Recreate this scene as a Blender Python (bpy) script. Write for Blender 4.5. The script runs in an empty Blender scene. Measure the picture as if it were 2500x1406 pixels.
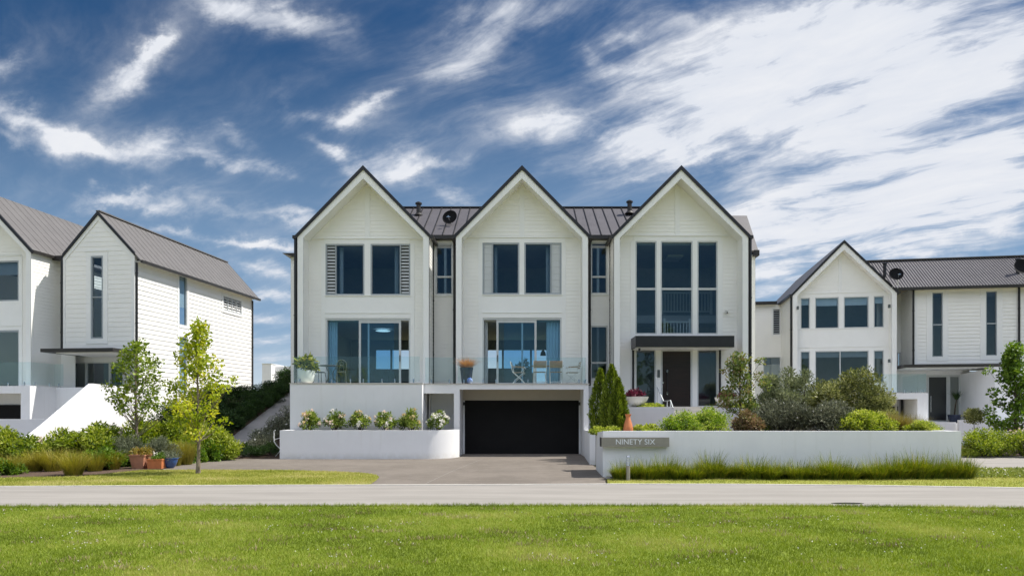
import bpy, math, random
import numpy as np
from mathutils import Vector, Matrix

# ------------------------------------------------------------------ camera
SC = bpy.context.scene
COL = SC.collection
F, CX, CY, H = 1700.0, 1275.0, 1008.0, 1.65      # focal length / principal point measured in the 2500 px photo, eye height
cam = bpy.data.cameras.new("camera")
cam.sensor_width = 36.0
cam.lens = 36.0 * F / 2500.0
cam.shift_x = (1250.0 - CX) / 2500.0
cam.shift_y = (CY - 703.0) / 2500.0
cam.clip_start = 0.1
cam.clip_end = 5000.0
co = bpy.data.objects.new("camera", cam)
co.location = (0, 0, H)
co.rotation_euler = (math.radians(90), 0, 0)
COL.objects.link(co)
SC.camera = co
SC.view_settings.view_transform = 'Standard'
SC.view_settings.look = 'None'
SC.view_settings.exposure = 0.62
SC.view_settings.gamma = 1.0
SC.cycles.transparent_max_bounces = 24
SC.cycles.max_bounces = 8
SC.cycles.use_denoising = True

# ------------------------------------------------------------------ sun and sky
SUN_EL, SUN_AZ = math.radians(55), math.radians(9)      # azimuth measured from +X towards +Y
sl = bpy.data.lights.new("sun", 'SUN')
sl.energy = 4.2
sl.angle = math.radians(0.5)
sl.color = (1.0, 0.955, 0.88)
so = bpy.data.objects.new("sun", sl)
sd = Vector((math.cos(SUN_EL) * math.cos(SUN_AZ), math.cos(SUN_EL) * math.sin(SUN_AZ), math.sin(SUN_EL)))
so.rotation_euler = sd.to_track_quat('Z', 'Y').to_euler()
so.location = sd * 60
COL.objects.link(so)

world = bpy.data.worlds.new("World")
SC.world = world
world.use_nodes = True


class NB:
    """small node-expression builder"""
    def __init__(s, nt):
        s.nt = nt

    def node(s, typ, **kw):
        n = s.nt.nodes.new(typ)
        for k, v in kw.items():
            setattr(n, k, v)
        return n

    def put(s, sock, v):
        if isinstance(v, bpy.types.NodeSocket):
            s.nt.links.new(v, sock)
        else:
            sock.default_value = v

    def m(s, op, a, b=None, c=None, clamp=False):
        n = s.node('ShaderNodeMath', operation=op, use_clamp=clamp)
        s.put(n.inputs[0], a)
        if b is not None:
            s.put(n.inputs[1], b)
        if c is not None:
            s.put(n.inputs[2], c)
        return n.outputs[0]

    def xyz(s, x, y, z):
        n = s.node('ShaderNodeCombineXYZ')
        for i, v in enumerate((x, y, z)):
            s.put(n.inputs[i], v)
        return n.outputs[0]

    def sep(s, v):
        n = s.node('ShaderNodeSeparateXYZ')
        s.put(n.inputs[0], v)
        return n.outputs

    def noise(s, vec, scale, detail=4, rough=0.55, dist=0.0):
        n = s.node('ShaderNodeTexNoise')
        s.put(n.inputs['Vector'], vec)
        n.inputs['Scale'].default_value = scale
        n.inputs['Detail'].default_value = detail
        n.inputs['Roughness'].default_value = rough
        n.inputs['Distortion'].default_value = dist
        return n.outputs

    def smooth(s, v, a, b, lo=0.0, hi=1.0):
        n = s.node('ShaderNodeMapRange', interpolation_type='SMOOTHSTEP')
        s.put(n.inputs[0], v)
        n.inputs[1].default_value, n.inputs[2].default_value = a, b
        n.inputs[3].default_value, n.inputs[4].default_value = lo, hi
        return n.outputs[0]

    def mix(s, f, a, b, mode='MIX'):
        n = s.node('ShaderNodeMix', data_type='RGBA', blend_type=mode)
        s.put(n.inputs[0], f)
        for i, v in ((6, a), (7, b)):
            if isinstance(v, bpy.types.NodeSocket):
                s.put(n.inputs[i], v)
            else:
                n.inputs[i].default_value = (*v[:3], 1.0)
        return n.outputs[2]


def build_sky():
    nt = world.node_tree
    nt.nodes.clear()
    b = NB(nt)
    tc = b.node('ShaderNodeTexCoord')
    d = b.sep(tc.outputs['Generated'])
    dz = b.m('MAXIMUM', d[2], 0.0)
    yy = b.m('MAXIMUM', d[1], 0.12)
    az = b.m('DIVIDE', d[0], yy)             # tangent of azimuth, of elevation: fixed compass directions
    el = b.m('DIVIDE', dz, yy)
    # cirrus layer seen as a flat deck: gnomonic coordinates, softened at the horizon
    k = b.m('ADD', dz, 0.10)
    qx, qy = b.m('DIVIDE', d[0], k), b.m('DIVIDE', d[1], k)
    # coordinates along / across the wind
    ca, sa = math.cos(math.radians(-40)), math.sin(math.radians(-40))
    s1 = b.m('ADD', b.m('MULTIPLY', qx, ca), b.m('MULTIPLY', qy, sa))
    t1 = b.m('SUBTRACT', b.m('MULTIPLY', qy, ca), b.m('MULTIPLY', qx, sa))
    warp = b.noise(b.xyz(qx, qy, 0.0), 1.6, 3, 0.55)[1]
    wsep = b.sep(warp)
    s2 = b.m('ADD', s1, b.m('MULTIPLY', b.m('SUBTRACT', wsep[0], 0.5), 0.45))
    t2 = b.m('ADD', t1, b.m('MULTIPLY', b.m('SUBTRACT', wsep[1], 0.5), 0.28))
    fib = b.noise(b.xyz(b.m('MULTIPLY', s2, 0.8), b.m('MULTIPLY', t2, 2.3), 3.7), 2.2, 10, 0.61, 0.0)[0]
    puff = b.noise(b.xyz(s2, b.m('MULTIPLY', t2, 1.5), 9.1), 2.6, 10, 0.64, 0.1)[0]
    # where the cloud is: blobs at measured compass directions, their outlines torn by noise
    w2 = b.sep(b.noise(b.xyz(az, el, 1.3), 5.5, 6, 0.6)[1])
    w3 = b.sep(b.noise(b.xyz(az, b.m('MULTIPLY', el, 1.8), 7.3), 19.0, 6, 0.65)[1])
    A = b.m('ADD', az, b.m('ADD', b.m('MULTIPLY', b.m('SUBTRACT', w2[0], 0.5), 0.15), b.m('MULTIPLY', b.m('SUBTRACT', w3[0], 0.5), 0.05)))
    damp = b.m('MULTIPLY_ADD', el, 2.2, 0.22, clamp=True)
    E = b.m('MULTIPLY_ADD', damp, b.m('ADD', b.m('MULTIPLY', b.m('SUBTRACT', w2[1], 0.5), 0.11), b.m('MULTIPLY', b.m('SUBTRACT', w3[1], 0.5), 0.04)), el)
    tot = None
    for (px, py, L, W, ang, st) in BLOBS:
        a0, e0 = (px - CX) / F, (CY - py) / F
        c, s = math.cos(math.radians(ang)), math.sin(math.radians(ang))
        L, W = L / F, W / F
        # x = ((A-a0)c + (E-e0)s)/L ; y = (-(A-a0)s + (E-e0)c)/W
        x = b.m('MULTIPLY_ADD', A, c / L, b.m('MULTIPLY_ADD', E, s / L, -(a0 * c + e0 * s) / L))
        y = b.m('MULTIPLY_ADD', A, -s / W, b.m('MULTIPLY_ADD', E, c / W, (a0 * s - e0 * c) / W))
        r2 = b.m('MULTIPLY_ADD', x, x, b.m('MULTIPLY', y, y))
        g = b.m('POWER', 2.718, b.m('MULTIPLY', r2, -1.0))
        g = b.m('MULTIPLY_ADD', g, st, b.m('MULTIPLY', b.m('POWER', g, 0.22), 0.13 * st))
        tot = g if tot is None else b.m('ADD', tot, g)
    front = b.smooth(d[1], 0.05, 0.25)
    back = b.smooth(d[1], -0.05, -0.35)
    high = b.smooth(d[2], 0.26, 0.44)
    base = b.m('MULTIPLY', b.smooth(fib, 0.30, 0.75, 0.35, 1.5), high)          # unseen cloud bank high behind the camera, added to brighten the shaded fronts
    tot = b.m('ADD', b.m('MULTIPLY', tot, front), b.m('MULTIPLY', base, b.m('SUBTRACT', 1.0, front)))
    tot = b.m('MINIMUM', tot, 2.0)
    tex = b.m('MULTIPLY_ADD', fib, 0.60, b.m('MULTIPLY', puff, 0.40))
    dens = b.m('MULTIPLY', tot, b.smooth(tex, 0.29, 0.73, 0.04, 1.32))
    veil = b.smooth(fib, 0.38, 0.8, 0.0, 0.24)
    dens = b.m('ADD', dens, veil)
    alpha = b.m('MULTIPLY', b.m('POWER', b.smooth(dens, -0.15, 1.45), 1.15), 1.12, clamp=True)
    sky = b.node('ShaderNodeTexSky', sky_type='NISHITA')
    sky.sun_disc = False
    sky.sun_elevation = SUN_EL
    sky.sun_rotation = math.radians(90) - SUN_AZ
    sky.altitude = 0
    sky.air_density = 1.0
    sky.dust_density = 0.0
    sky.ozone_density = 3.0
    hs = b.node('ShaderNodeHueSaturation')
    hs.inputs['Saturation'].default_value = SKY_SAT
    hs.inputs['Value'].default_value = SKY_VAL
    nt.links.new(sky.outputs[0], hs.inputs['Color'])
    blue = b.mix(1.0, hs.outputs[0], SKY_TINT, 'MULTIPLY')
    blue = b.mix(b.smooth(el, 0.0, 0.56, 0.85, 0.0), blue, (1.95, 2.95, 4.3))
    blue = b.mix(b.smooth(el, 0.0, 0.13, 0.9, 0.0), blue, (4.4, 5.0, 5.4))
    cl = b.mix(b.smooth(tex, 0.35, 0.7), (4.6, 4.9, 5.5), (5.6, 5.7, 5.95))
    cl = b.mix(b.m('MULTIPLY', back, high), cl, (15.0, 15.7, 17.8))  # added bank glows far brighter than the visible cloud, as fill light
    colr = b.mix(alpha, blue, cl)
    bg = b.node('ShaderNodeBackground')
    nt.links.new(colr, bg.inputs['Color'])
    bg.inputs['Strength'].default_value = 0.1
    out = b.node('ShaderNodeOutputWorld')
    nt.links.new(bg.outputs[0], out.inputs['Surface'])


SKY_SAT, SKY_VAL = 1.34, 0.40
SKY_TINT = (0.84, 0.93, 0.98)
BLOBS = [
    # px, py, half-length, half-width, angle, strength (measured in the photo, used as compass directions)
    (560, 15, 70, 30, -25, .8), (690, 55, 130, 34, -17, 1.0), (370, 110, 75, 26, 52, .8), (310, 185, 120, 34, 35, .6), (405, 85, 40, 18, 10, .6),
    (120, 120, 160, 60, 10, .18), (10, 150, 30, 26, 0, .7), (40, 275, 70, 24, -25, .75),
    (110, 320, 110, 36, -25, .55), (230, 365, 120, 26, -20, .75), (410, 365, 110, 36, 8, 1.0), (520, 405, 110, 20, -14, .8), (570, 355, 70, 18, -32, .5), (30, 350, 60, 14, -10, .5),
    (650, 425, 80, 12, -8, .4), (860, 270, 75, 30, 20, .9), (790, 300, 90, 24, -5, .6), (930, 230, 50, 12, 25, .5), (750, 190, 90, 40, 35, .25), (718, 255, 10, 26, 0, .4),
    (790, 378, 60, 16, -42, .9), (860, 415, 90, 30, -10, .8), (985, 405, 60, 34, 30, 1.0), (1080, 410, 90, 18, 8, .6), (1110, 475, 45, 16, -30, .6),
    (310, 490, 130, 16, 2, .75), (380, 510, 90, 14, -10, .5), (520, 515, 70, 10, -8, .35), (670, 535, 70, 14, -14, .7), (480, 575, 190, 11, -5, .8), (660, 590, 90, 10, -3, .6),
    (600, 645, 120, 15, -7, .75), (665, 712, 90, 10, -4, .7), (660, 768, 90, 16, 0, .8), (660, 830, 90, 15, 0, .8), (660, 880, 90, 14, 0, .6),
    (1160, 110, 110, 65, 25, .75), (1240, 30, 160, 40, 15, .55), (1420, 20, 150, 30, 0, .5), (1120, 170, 50, 22, 20, .3),
    (1540, 90, 55, 22, -20, .6), (1480, 130, 40, 20, -45, .5), (1560, 175, 100, 24, -8, .6), (1620, 60, 120, 30, 15, .35),
    (1255, 225, 90, 50, 30, .35), (1340, 295, 90, 34, 10, 1.0), (1480, 320, 140, 34, 8, .9), (1640, 360, 130, 36, -6, 1.1), (1740, 395, 90, 18, 6, .7), (1420, 400, 110, 28, 10, .5), (1560, 430, 60, 14, 10, .4),
    (1850, 110, 260, 105, 14, 1.2), (1800, 235, 230, 80, 12, 1.15), (2000, 200, 280, 110, 20, 1.2), (2250, 120, 300, 110, 14, 1.15), (2450, 60, 200, 90, 10, 1.0), (2030, 30, 200, 40, 8, .8),
    (2330, 170, 140, 40, 22, .5), (2260, 270, 160, 50, 22, .9), (2060, 300, 130, 40, 22, .6), (2400, 270, 150, 45, 22, .7), (2100, 400, 230, 70, 20, 1.15), (2350, 380, 220, 80, 20, 1.2), (2250, 490, 280, 75, 14, 1.2), (2460, 470, 130, 70, 10, 1.0),
    (1990, 470, 100, 28, 25, .6), (1940, 540, 120, 22, 12, .7), (1880, 520, 60, 18, 12, .6), (2150, 560, 130, 28, 8, .8), (2380, 560, 150, 30, 5, .8),
    (1900, 580, 90, 22, 0, .8), (1880, 625, 70, 14, -4, .8), (1890, 670, 110, 22, 0, 1.0), (1960, 610, 60, 16, 5, .5), (2090, 595, 70, 22, 8, .7), (2200, 610, 110, 18, 4, .8), (1880, 720, 60, 14, 0, .6), (2420, 610, 80, 14, 5, .35),
]
build_sky()

# ------------------------------------------------------------------ helpers: places, meshes, objects
def wx(px, Y):
    return (px - CX) * Y / F


def wz(py, Y):
    return H - (py - CY) * Y / F


def gy(py, z=0.0):
    return F * (H - z) / (py - CY)


class Frame:
    """a building's own axes: u along its front, v into the building, z up"""
    def __init__(s, ox, oy, deg):
        s.ox, s.oy = ox, oy
        s.c, s.s = math.cos(math.radians(deg)), math.sin(math.radians(deg))
        s.deg = deg
        s.M = Matrix.Translation((ox, oy, 0)) @ Matrix.Rotation(math.radians(deg), 4, 'Z')

    def U(s, px, v):
        r = (px - CX) / F
        return (r * (s.oy + v * s.c) - s.ox + v * s.s) / (s.c - r * s.s)

    def Z(s, px, py, v):
        u = s.U(px, v)
        return wz(py, s.oy + u * s.s + v * s.c)

    def P(s, u, v, z):
        return s.M @ Vector((u, v, z))


class MB:
    """collects polygons, then links them as ONE mesh object"""
    def __init__(s, fr=None):
        s.v, s.f, s.mi = [], [], []
        s.M = fr.M if fr else None
        s.cur = 0

    def add(s, vs, fs):
        b = len(s.v)
        for p in vs:
            s.v.append(tuple(s.M @ Vector(p)) if s.M else tuple(p))
        for f in fs:
            s.f.append(tuple(b + i for i in f))
            s.mi.append(s.cur)

    def quad(s, *p):
        s.add(p, [tuple(range(len(p)))])

    def box(s, x0, x1, y0, y1, z0, z1):
        x0, x1 = min(x0, x1), max(x0, x1)
        y0, y1 = min(y0, y1), max(y0, y1)
        z0, z1 = min(z0, z1), max(z0, z1)
        s.add([(x0, y0, z0), (x1, y0, z0), (x1, y1, z0), (x0, y1, z0), (x0, y0, z1), (x1, y0, z1), (x1, y1, z1), (x0, y1, z1)],
              [(3, 2, 1, 0), (4, 5, 6, 7), (0, 1, 5, 4), (1, 2, 6, 5), (2, 3, 7, 6), (3, 0, 4, 7)])

    def prism_y(s, pts, y0, y1):
        """polygon in x,z extruded along y"""
        n = len(pts)
        vs = [(x, y0, z) for x, z in pts] + [(x, y1, z) for x, z in pts]
        s.add(vs, [tuple(range(n)), tuple(range(2 * n - 1, n - 1, -1))] + [(i, i + n, (i + 1) % n + n, (i + 1) % n) for i in range(n)])

    def prism_x(s, pts, x0, x1):
        """polygon in y,z extruded along x"""
        n = len(pts)
        vs = [(x0, y, z) for y, z in pts] + [(x1, y, z) for y, z in pts]
        s.add(vs, [tuple(range(n - 1, -1, -1)), tuple(range(n, 2 * n))] + [(i, (i + 1) % n, (i + 1) % n + n, i + n) for i in range(n)])

    def prism_z(s, pts, z0, z1):
        n = len(pts)
        vs = [(x, y, z0) for x, y in pts] + [(x, y, z1) for x, y in pts]
        s.add(vs, [tuple(range(n - 1, -1, -1)), tuple(range(n, 2 * n))] + [(i, (i + 1) % n, (i + 1) % n + n, i + n) for i in range(n)])

    def slab(s, a, b, c, d, t):
        """four corners, thickened along the normal downwards"""
        a, b, c, d = map(Vector, (a, b, c, d))
        n = (b - a).cross(d - a).normalized()
        if n.z < 0:
            n = -n
        lo = [p - n * t for p in (a, b, c, d)]
        s.add([a, b, c, d] + lo, [(0, 1, 2, 3), (7, 6, 5, 4), (0, 4, 5, 1), (1, 5, 6, 2), (2, 6, 7, 3), (3, 7, 4, 0)])

    def bar(s, a, b, w, h, up=(0, 0, 1)):
        """rectangular bar from a to b, w wide, h high"""
        a, b = Vector(a), Vector(b)
        d = (b - a).normalized()
        x = d.cross(Vector(up))
        if x.length < 1e-4:
            x = d.cross(Vector((0, 1, 0)))
        x.normalize()
        y = x.cross(d)
        o = [x * w / 2 + y * h / 2, -x * w / 2 + y * h / 2, -x * w / 2 - y * h / 2, x * w / 2 - y * h / 2]
        s.add([a + q for q in o] + [b + q for q in o], [(0, 1, 2, 3), (7, 6, 5, 4), (0, 4, 5, 1), (1, 5, 6, 2), (2, 6, 7, 3), (3, 7, 4, 0)])

    def tube(s, path, rad, seg=8):
        path = [Vector(p) for p in path]
        n = len(path)
        if not isinstance(rad, (list, tuple)):
            rad = [rad] * n
        vs, fs = [], []
        ref = None
        for i, p in enumerate(path):
            d = (path[min(i + 1, n - 1)] - path[max(i - 1, 0)]).normalized()
            if ref is None:
                ref = d.cross(Vector((0, 0, 1)))
                if ref.length < 1e-3:
                    ref = d.cross(Vector((0, 1, 0)))
            x = (ref - d * ref.dot(d)).normalized()
            ref = x
            y = d.cross(x)
            for k in range(seg):
                t = 2 * math.pi * k / seg
                vs.append(p + x * rad[i] * math.cos(t) + y * rad[i] * math.sin(t))
        for i in range(n - 1):
            for k in range(seg):
                k2 = (k + 1) % seg
                fs.append((i * seg + k, i * seg + k2, (i + 1) * seg + k2, (i + 1) * seg + k))
        fs.append(tuple(range(seg - 1, -1, -1)))
        fs.append(tuple(range((n - 1) * seg, n * seg)))
        s.add(vs, fs)

    def lathe(s, prof, c=(0, 0, 0), seg=24):
        vs, fs = [], []
        for r, z in prof:
            for k in range(seg):
                t = 2 * math.pi * k / seg
                vs.append((c[0] + r * math.cos(t), c[1] + r * math.sin(t), c[2] + z))
        for i in range(len(prof) - 1):
            for k in range(seg):
                k2 = (k + 1) % seg
                fs.append((i * seg + k, i * seg + k2, (i + 1) * seg + k2, (i + 1) * seg + k))
        fs.append(tuple(range(seg - 1, -1, -1)))
        fs.append(tuple(range((len(prof) - 1) * seg, len(prof) * seg)))
        s.add(vs, fs)

    def build(s, name, mat, parent=None, smooth=False, label=None):
        me = bpy.data.meshes.new(name)
        me.from_pydata(s.v, [], s.f)
        for m in (mat if isinstance(mat, (list, tuple)) else [mat]):
            me.materials.append(m)
        if any(s.mi):
            me.polygons.foreach_set('material_index', s.mi)
        if smooth:
            me.polygons.foreach_set('use_smooth', [True] * len(me.polygons))
            try:
                me.set_sharp_from_angle(angle=math.radians(40))
            except Exception:
                pass
        me.update()
        return link(me, name, parent, label)


WORLD = {}


def link(me, name, parent=None, label=None):
    o = bpy.data.objects.new(name, me)
    COL.objects.link(o)
    if parent is not None:
        o.parent = parent
        if parent.name in WORLD:                 # mesh is in world coordinates: undo the root's own place
            o.matrix_parent_inverse = WORLD[parent.name]
    if label:
        o['label'] = label
    return o


def tag(o, label, cat, group=None, kind=None):
    if kind:
        o['kind'] = kind
    if label:
        o['label'] = label
    if cat:
        o['category'] = cat
    if group:
        o['group'] = group
    return o


def root(name, loc, label, cat, group=None, rz=0.0, world=False):
    o = bpy.data.objects.new(name, None)
    o.empty_display_size = 0.3
    o.location = loc
    o.rotation_euler = (0, 0, rz)
    COL.objects.link(o)
    tag(o, label, cat, group)
    if world:
        WORLD[o.name] = (Matrix.Translation(loc) @ Matrix.Rotation(rz, 4, 'Z')).inverted()
    return o


def copy_tree(o, loc, rz=0.0, sc=None, label=None, parent=None):
    c = o.copy()
    COL.objects.link(c)
    if parent is not None:
        c.parent = parent
    else:
        c.location = loc
        c.rotation_euler = (0, 0, rz)
        if sc is not None:
            c.scale = sc if isinstance(sc, tuple) else (sc, sc, sc)
    if label:
        c['label'] = label
    for ch in [x for x in KIDS.get(o.name, [])]:
        copy_tree(ch, None, parent=c)
    return c


KIDS = {}


def note_kids(o):
    KIDS[o.name] = [x for x in bpy.data.objects if x.parent == o]
    for ch in KIDS[o.name]:
        note_kids(ch)


def structure(o):
    o['kind'] = 'structure'
    return o


# ------------------------------------------------------------------ materials
MATS = {}


def mat(name, col, rough=0.6, metal=0.0, var=0.0, vscale=3.0, bump=0.0, bscale=40.0, spec=0.5, col2=None, detail=5, stretch=None):
    """principled paint / stone / metal with its own mottling and grain"""
    m = bpy.data.materials.new(name)
    m.use_nodes = True
    nt = m.node_tree
    b = NB(nt)
    p = nt.nodes['Principled BSDF']
    p.inputs['Roughness'].default_value = rough
    p.inputs['Metallic'].default_value = metal
    p.inputs['Specular IOR Level'].default_value = spec
    p.inputs['Base Color'].default_value = (*col, 1)
    tc = b.node('ShaderNodeTexCoord')
    vec = tc.outputs['Object']
    if stretch:
        mp = b.node('ShaderNodeMapping')
        mp.inputs['Scale'].default_value = stretch
        nt.links.new(vec, mp.inputs[0])
        vec = mp.outputs[0]
    if var > 0 or col2:
        n = b.noise(vec, vscale, detail, 0.6)[0]
        f = b.smooth(n, 0.3, 0.7)
        c2 = col2 if col2 else tuple(c * (1 - var) for c in col)
        nt.links.new(b.mix(f, col, c2), p.inputs['Base Color'])
    if bump > 0:
        n2 = b.noise(vec, bscale, 4, 0.6)[0]
        bp = b.node('ShaderNodeBump')
        bp.inputs['Strength'].default_value = bump
        bp.inputs['Distance'].default_value = 0.01
        nt.links.new(n2, bp.inputs['Height'])
        nt.links.new(bp.outputs[0], p.inputs['Normal'])
    return m


def leafmat(name, cols, transl=0.30, rough=0.5, spec=0.35, gain=1.0):
    """cols: colours of single leaves, picked by the leaf's own random value"""
    m = bpy.data.materials.new(name)
    m.use_nodes = True
    nt = m.node_tree
    b = NB(nt)
    p = nt.nodes['Principled BSDF']
    out = nt.nodes['Material Output']
    at = b.node('ShaderNodeAttribute', attribute_name='tint')
    cr = b.node('ShaderNodeValToRGB')
    el = cr.color_ramp.elements
    while len(el) < len(cols):
        el.new(0.5)
    for i, c in enumerate(cols):
        el[i].position = i / (len(cols) - 1)
        el[i].color = (*[x * gain for x in c], 1)
    nt.links.new(at.outputs['Fac'], cr.inputs[0])
    nt.links.new(cr.outputs[0], p.inputs['Base Color'])
    p.inputs['Roughness'].default_value = rough
    p.inputs['Specular IOR Level'].default_value = spec
    tr = b.node('ShaderNodeBsdfTranslucent')
    hs = b.node('ShaderNodeHueSaturation')
    hs.inputs['Value'].default_value = 1.5
    hs.inputs['Saturation'].default_value = 1.1
    nt.links.new(cr.outputs[0], hs.inputs['Color'])
    nt.links.new(hs.outputs[0], tr.inputs['Color'])
    mx = b.node('ShaderNodeMixShader')
    mx.inputs[0].default_value = transl
    nt.links.new(p.outputs[0], mx.inputs[1])
    nt.links.new(tr.outputs[0], mx.inputs[2])
    nt.links.new(mx.outputs[0], out.inputs['Surface'])
    return m


def glassmat(name, tint, refl=1.0, rcol=(1, 1, 1), rough=0.0):
    m = bpy.data.materials.new(name)
    m.use_nodes = True
    nt = m.node_tree
    nt.nodes.clear()
    b = NB(nt)
    out = b.node('ShaderNodeOutputMaterial')
    t = b.node('ShaderNodeBsdfTransparent')
    t.inputs[0].default_value = (*tint, 1)
    g = b.node('ShaderNodeBsdfGlossy')
    g.inputs['Color'].default_value = (*rcol, 1)
    g.inputs['Roughness'].default_value = rough
    bp = b.node('ShaderNodeBump')
    bp.inputs['Strength'].default_value = .06
    bp.inputs['Distance'].default_value = .05
    nt.links.new(b.noise(b.node('ShaderNodeTexCoord').outputs['Object'], .9, 2, .5)[0], bp.inputs['Height'])
    nt.links.new(bp.outputs[0], g.inputs['Normal'])
    geo = b.node('ShaderNodeNewGeometry')
    dp = b.node('ShaderNodeVectorMath', operation='DOT_PRODUCT')
    nt.links.new(geo.outputs['Normal'], dp.inputs[0])
    nt.links.new(geo.outputs['Incoming'], dp.inputs[1])
    c = b.m('SUBTRACT', 1.0, b.m('ABSOLUTE', dp.outputs['Value']))
    f = b.m('MULTIPLY_ADD', b.m('POWER', c, 5.0), 0.95, 0.045)
    mx = b.node('ShaderNodeMixShader')
    nt.links.new(b.m('MULTIPLY', f, refl, clamp=True), mx.inputs[0])
    nt.links.new(t.outputs[0], mx.inputs[1])
    nt.links.new(g.outputs[0], mx.inputs[2])
    nt.links.new(mx.outputs[0], out.inputs['Surface'])
    return m




def plaster(name, col, dirt):
    """painted render: faint trowel mottling, rain streaks, splash dirt near the ground"""
    m = mat(name, col, .8, var=.05, vscale=1.1, bump=.15, bscale=60)
    nt = m.node_tree
    b = NB(nt)
    p = nt.nodes['Principled BSDF']
    base = p.inputs['Base Color'].links[0].from_socket
    vec = b.node('ShaderNodeTexCoord').outputs['Object']
    mp = b.node('ShaderNodeMapping')
    mp.inputs['Scale'].default_value = (3.5, 3.5, .28)
    nt.links.new(vec, mp.inputs[0])
    st = b.smooth(b.noise(mp.outputs[0], 1.6, 6, .62)[0], .52, .78, 0, .35)
    z = b.sep(vec)[2]
    sp = b.m('MULTIPLY', b.smooth(z, .30, .02), b.smooth(b.noise(vec, 5.0, 5, .65)[0], .32, .62, .15, .85))
    c = b.mix(b.m('MAXIMUM', st, sp), base, dirt)
    nt.links.new(c, p.inputs['Base Color'])
    return m


M_BOARD = mat('painted_weatherboard', (.86, .85, .81), .45, var=.04, vscale=1.3)
M_TRIM = mat('white_trim', (.84, .84, .82), .45, var=.03, vscale=2.0)
M_PLAST = plaster('white_plaster', (.79, .79, .79), (.66, .65, .62))
M_BLACK = mat('black_metal', (.016, .016, .018), .4, var=.3, vscale=4)
M_GUTTER = mat('dark_gutter', (.028, .025, .022), .45, var=.3, vscale=3)
M_ROOF = mat('grey_metal_roof', (.115, .108, .115), .5, var=.12, vscale=1.5, spec=.4)
M_ROOF2 = mat('taupe_metal_roof', (.15, .142, .139), .55, var=.12, vscale=1.2, spec=.4)
M_ALU = mat('grey_aluminium', (.36, .39, .41), .4, var=.06, vscale=5, metal=.2)
M_ALUW = mat('pale_aluminium', (.56, .58, .58), .4, var=.06, vscale=5, metal=.1)
M_GARAGE = mat('black_garage_door', (.0105, .010, .010), .55, var=.2, vscale=2, spec=.15)
M_WOOD = mat('dark_timber_door', (.022, .0095, .007), .35, col2=(.009, .004, .0035), vscale=2.2, stretch=(.6, 3, 9))
M_TEAK = mat('weathered_teak', (.40, .29, .17), .6, col2=(.30, .21, .12), vscale=6, stretch=(1, 6, 6))
M_WMETAL = mat('white_painted_metal', (.75, .75, .73), .35, var=.05)
M_IRON = mat('grey_green_iron', (.10, .12, .12), .45, var=.2, vscale=9)
M_CHROME = mat('brushed_steel', (.62, .63, .64), .25, metal=1.0)
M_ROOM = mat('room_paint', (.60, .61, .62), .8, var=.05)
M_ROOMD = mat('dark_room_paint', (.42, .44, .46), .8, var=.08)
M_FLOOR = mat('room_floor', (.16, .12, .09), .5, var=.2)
M_CURT = mat('sheer_curtain', (.62, .66, .68), .9, var=.05)
M_FABRIC = mat('dark_upholstery', (.035, .04, .05), .9, var=.3, vscale=8)
M_SOFFIT = mat('taupe_soffit', (.47, .43, .36), .7, var=.05)
M_TERRA = mat('terracotta', (.50, .235, .145), .75, var=.15, vscale=6, bump=.2, bscale=50)
M_TERRA2 = mat('orange_terracotta', (.60, .20, .07), .65, var=.2, vscale=6, bump=.2, bscale=50)
M_BLUE = mat('blue_glaze', (.03, .10, .30), .15, var=.3, vscale=6, spec=.7)
M_NAVY = mat('navy_glaze', (.025, .035, .07), .25, var=.3, vscale=6, spec=.6)
M_WHITEPOT = mat('white_ceramic', (.80, .79, .75), .4, var=.05)
M_BRONZE = mat('bronze_sign_metal', (.30, .28, .235), .5, metal=.2, var=.08, vscale=7)
M_SIGNW = mat('white_sign_letter', (.80, .82, .84), .5, var=.02)
M_SOIL = mat('mulch_soil', (.060, .038, .026), .95, col2=(.12, .075, .05), vscale=14, bump=.8, bscale=45)
M_BARK = mat('smooth_grey_bark', (.26, .21, .16), .85, col2=(.13, .10, .075), vscale=9, bump=.4, bscale=60, stretch=(1, 1, .35))
M_BARKD = mat('dark_bark', (.075, .055, .042), .9, var=.4, vscale=9, bump=.4, bscale=60)
M_ROCK = mat('grey_rock', (.30, .29, .27), .85, var=.4, vscale=9, bump=.6, bscale=25)
M_STEP = mat('pale_paving', (.56, .53, .48), .8, var=.08, vscale=6, bump=.15)
M_KERB = mat('concrete_edge', (.60, .57, .52), .85, var=.15, vscale=5, bump=.2, bscale=60)
M_IRONCOVER = mat('cast_iron', (.05, .045, .042), .7, var=.4, vscale=10, bump=.4, bscale=50)
M_DISH = mat('black_dish', (.008, .008, .009), .75, var=.2, spec=.15)
M_GLASS = glassmat('window_glass', (.58, .69, .76), 2.0, (.80, .92, 1.0))
M_GLASSB = glassmat('blue_door_glass', (.52, .74, .88), 2.0, (.78, .92, 1.0))
M_GLASSR = glassmat('balustrade_glass', (.92, .968, .968), 1.0)
M_GLASSC = glassmat('clear_glass', (.94, .97, .98), 0.6)
M_GLASSD = glassmat('dark_neighbour_glass', (.42, .48, .52), 2.2, (.88, .95, 1.0))


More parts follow.
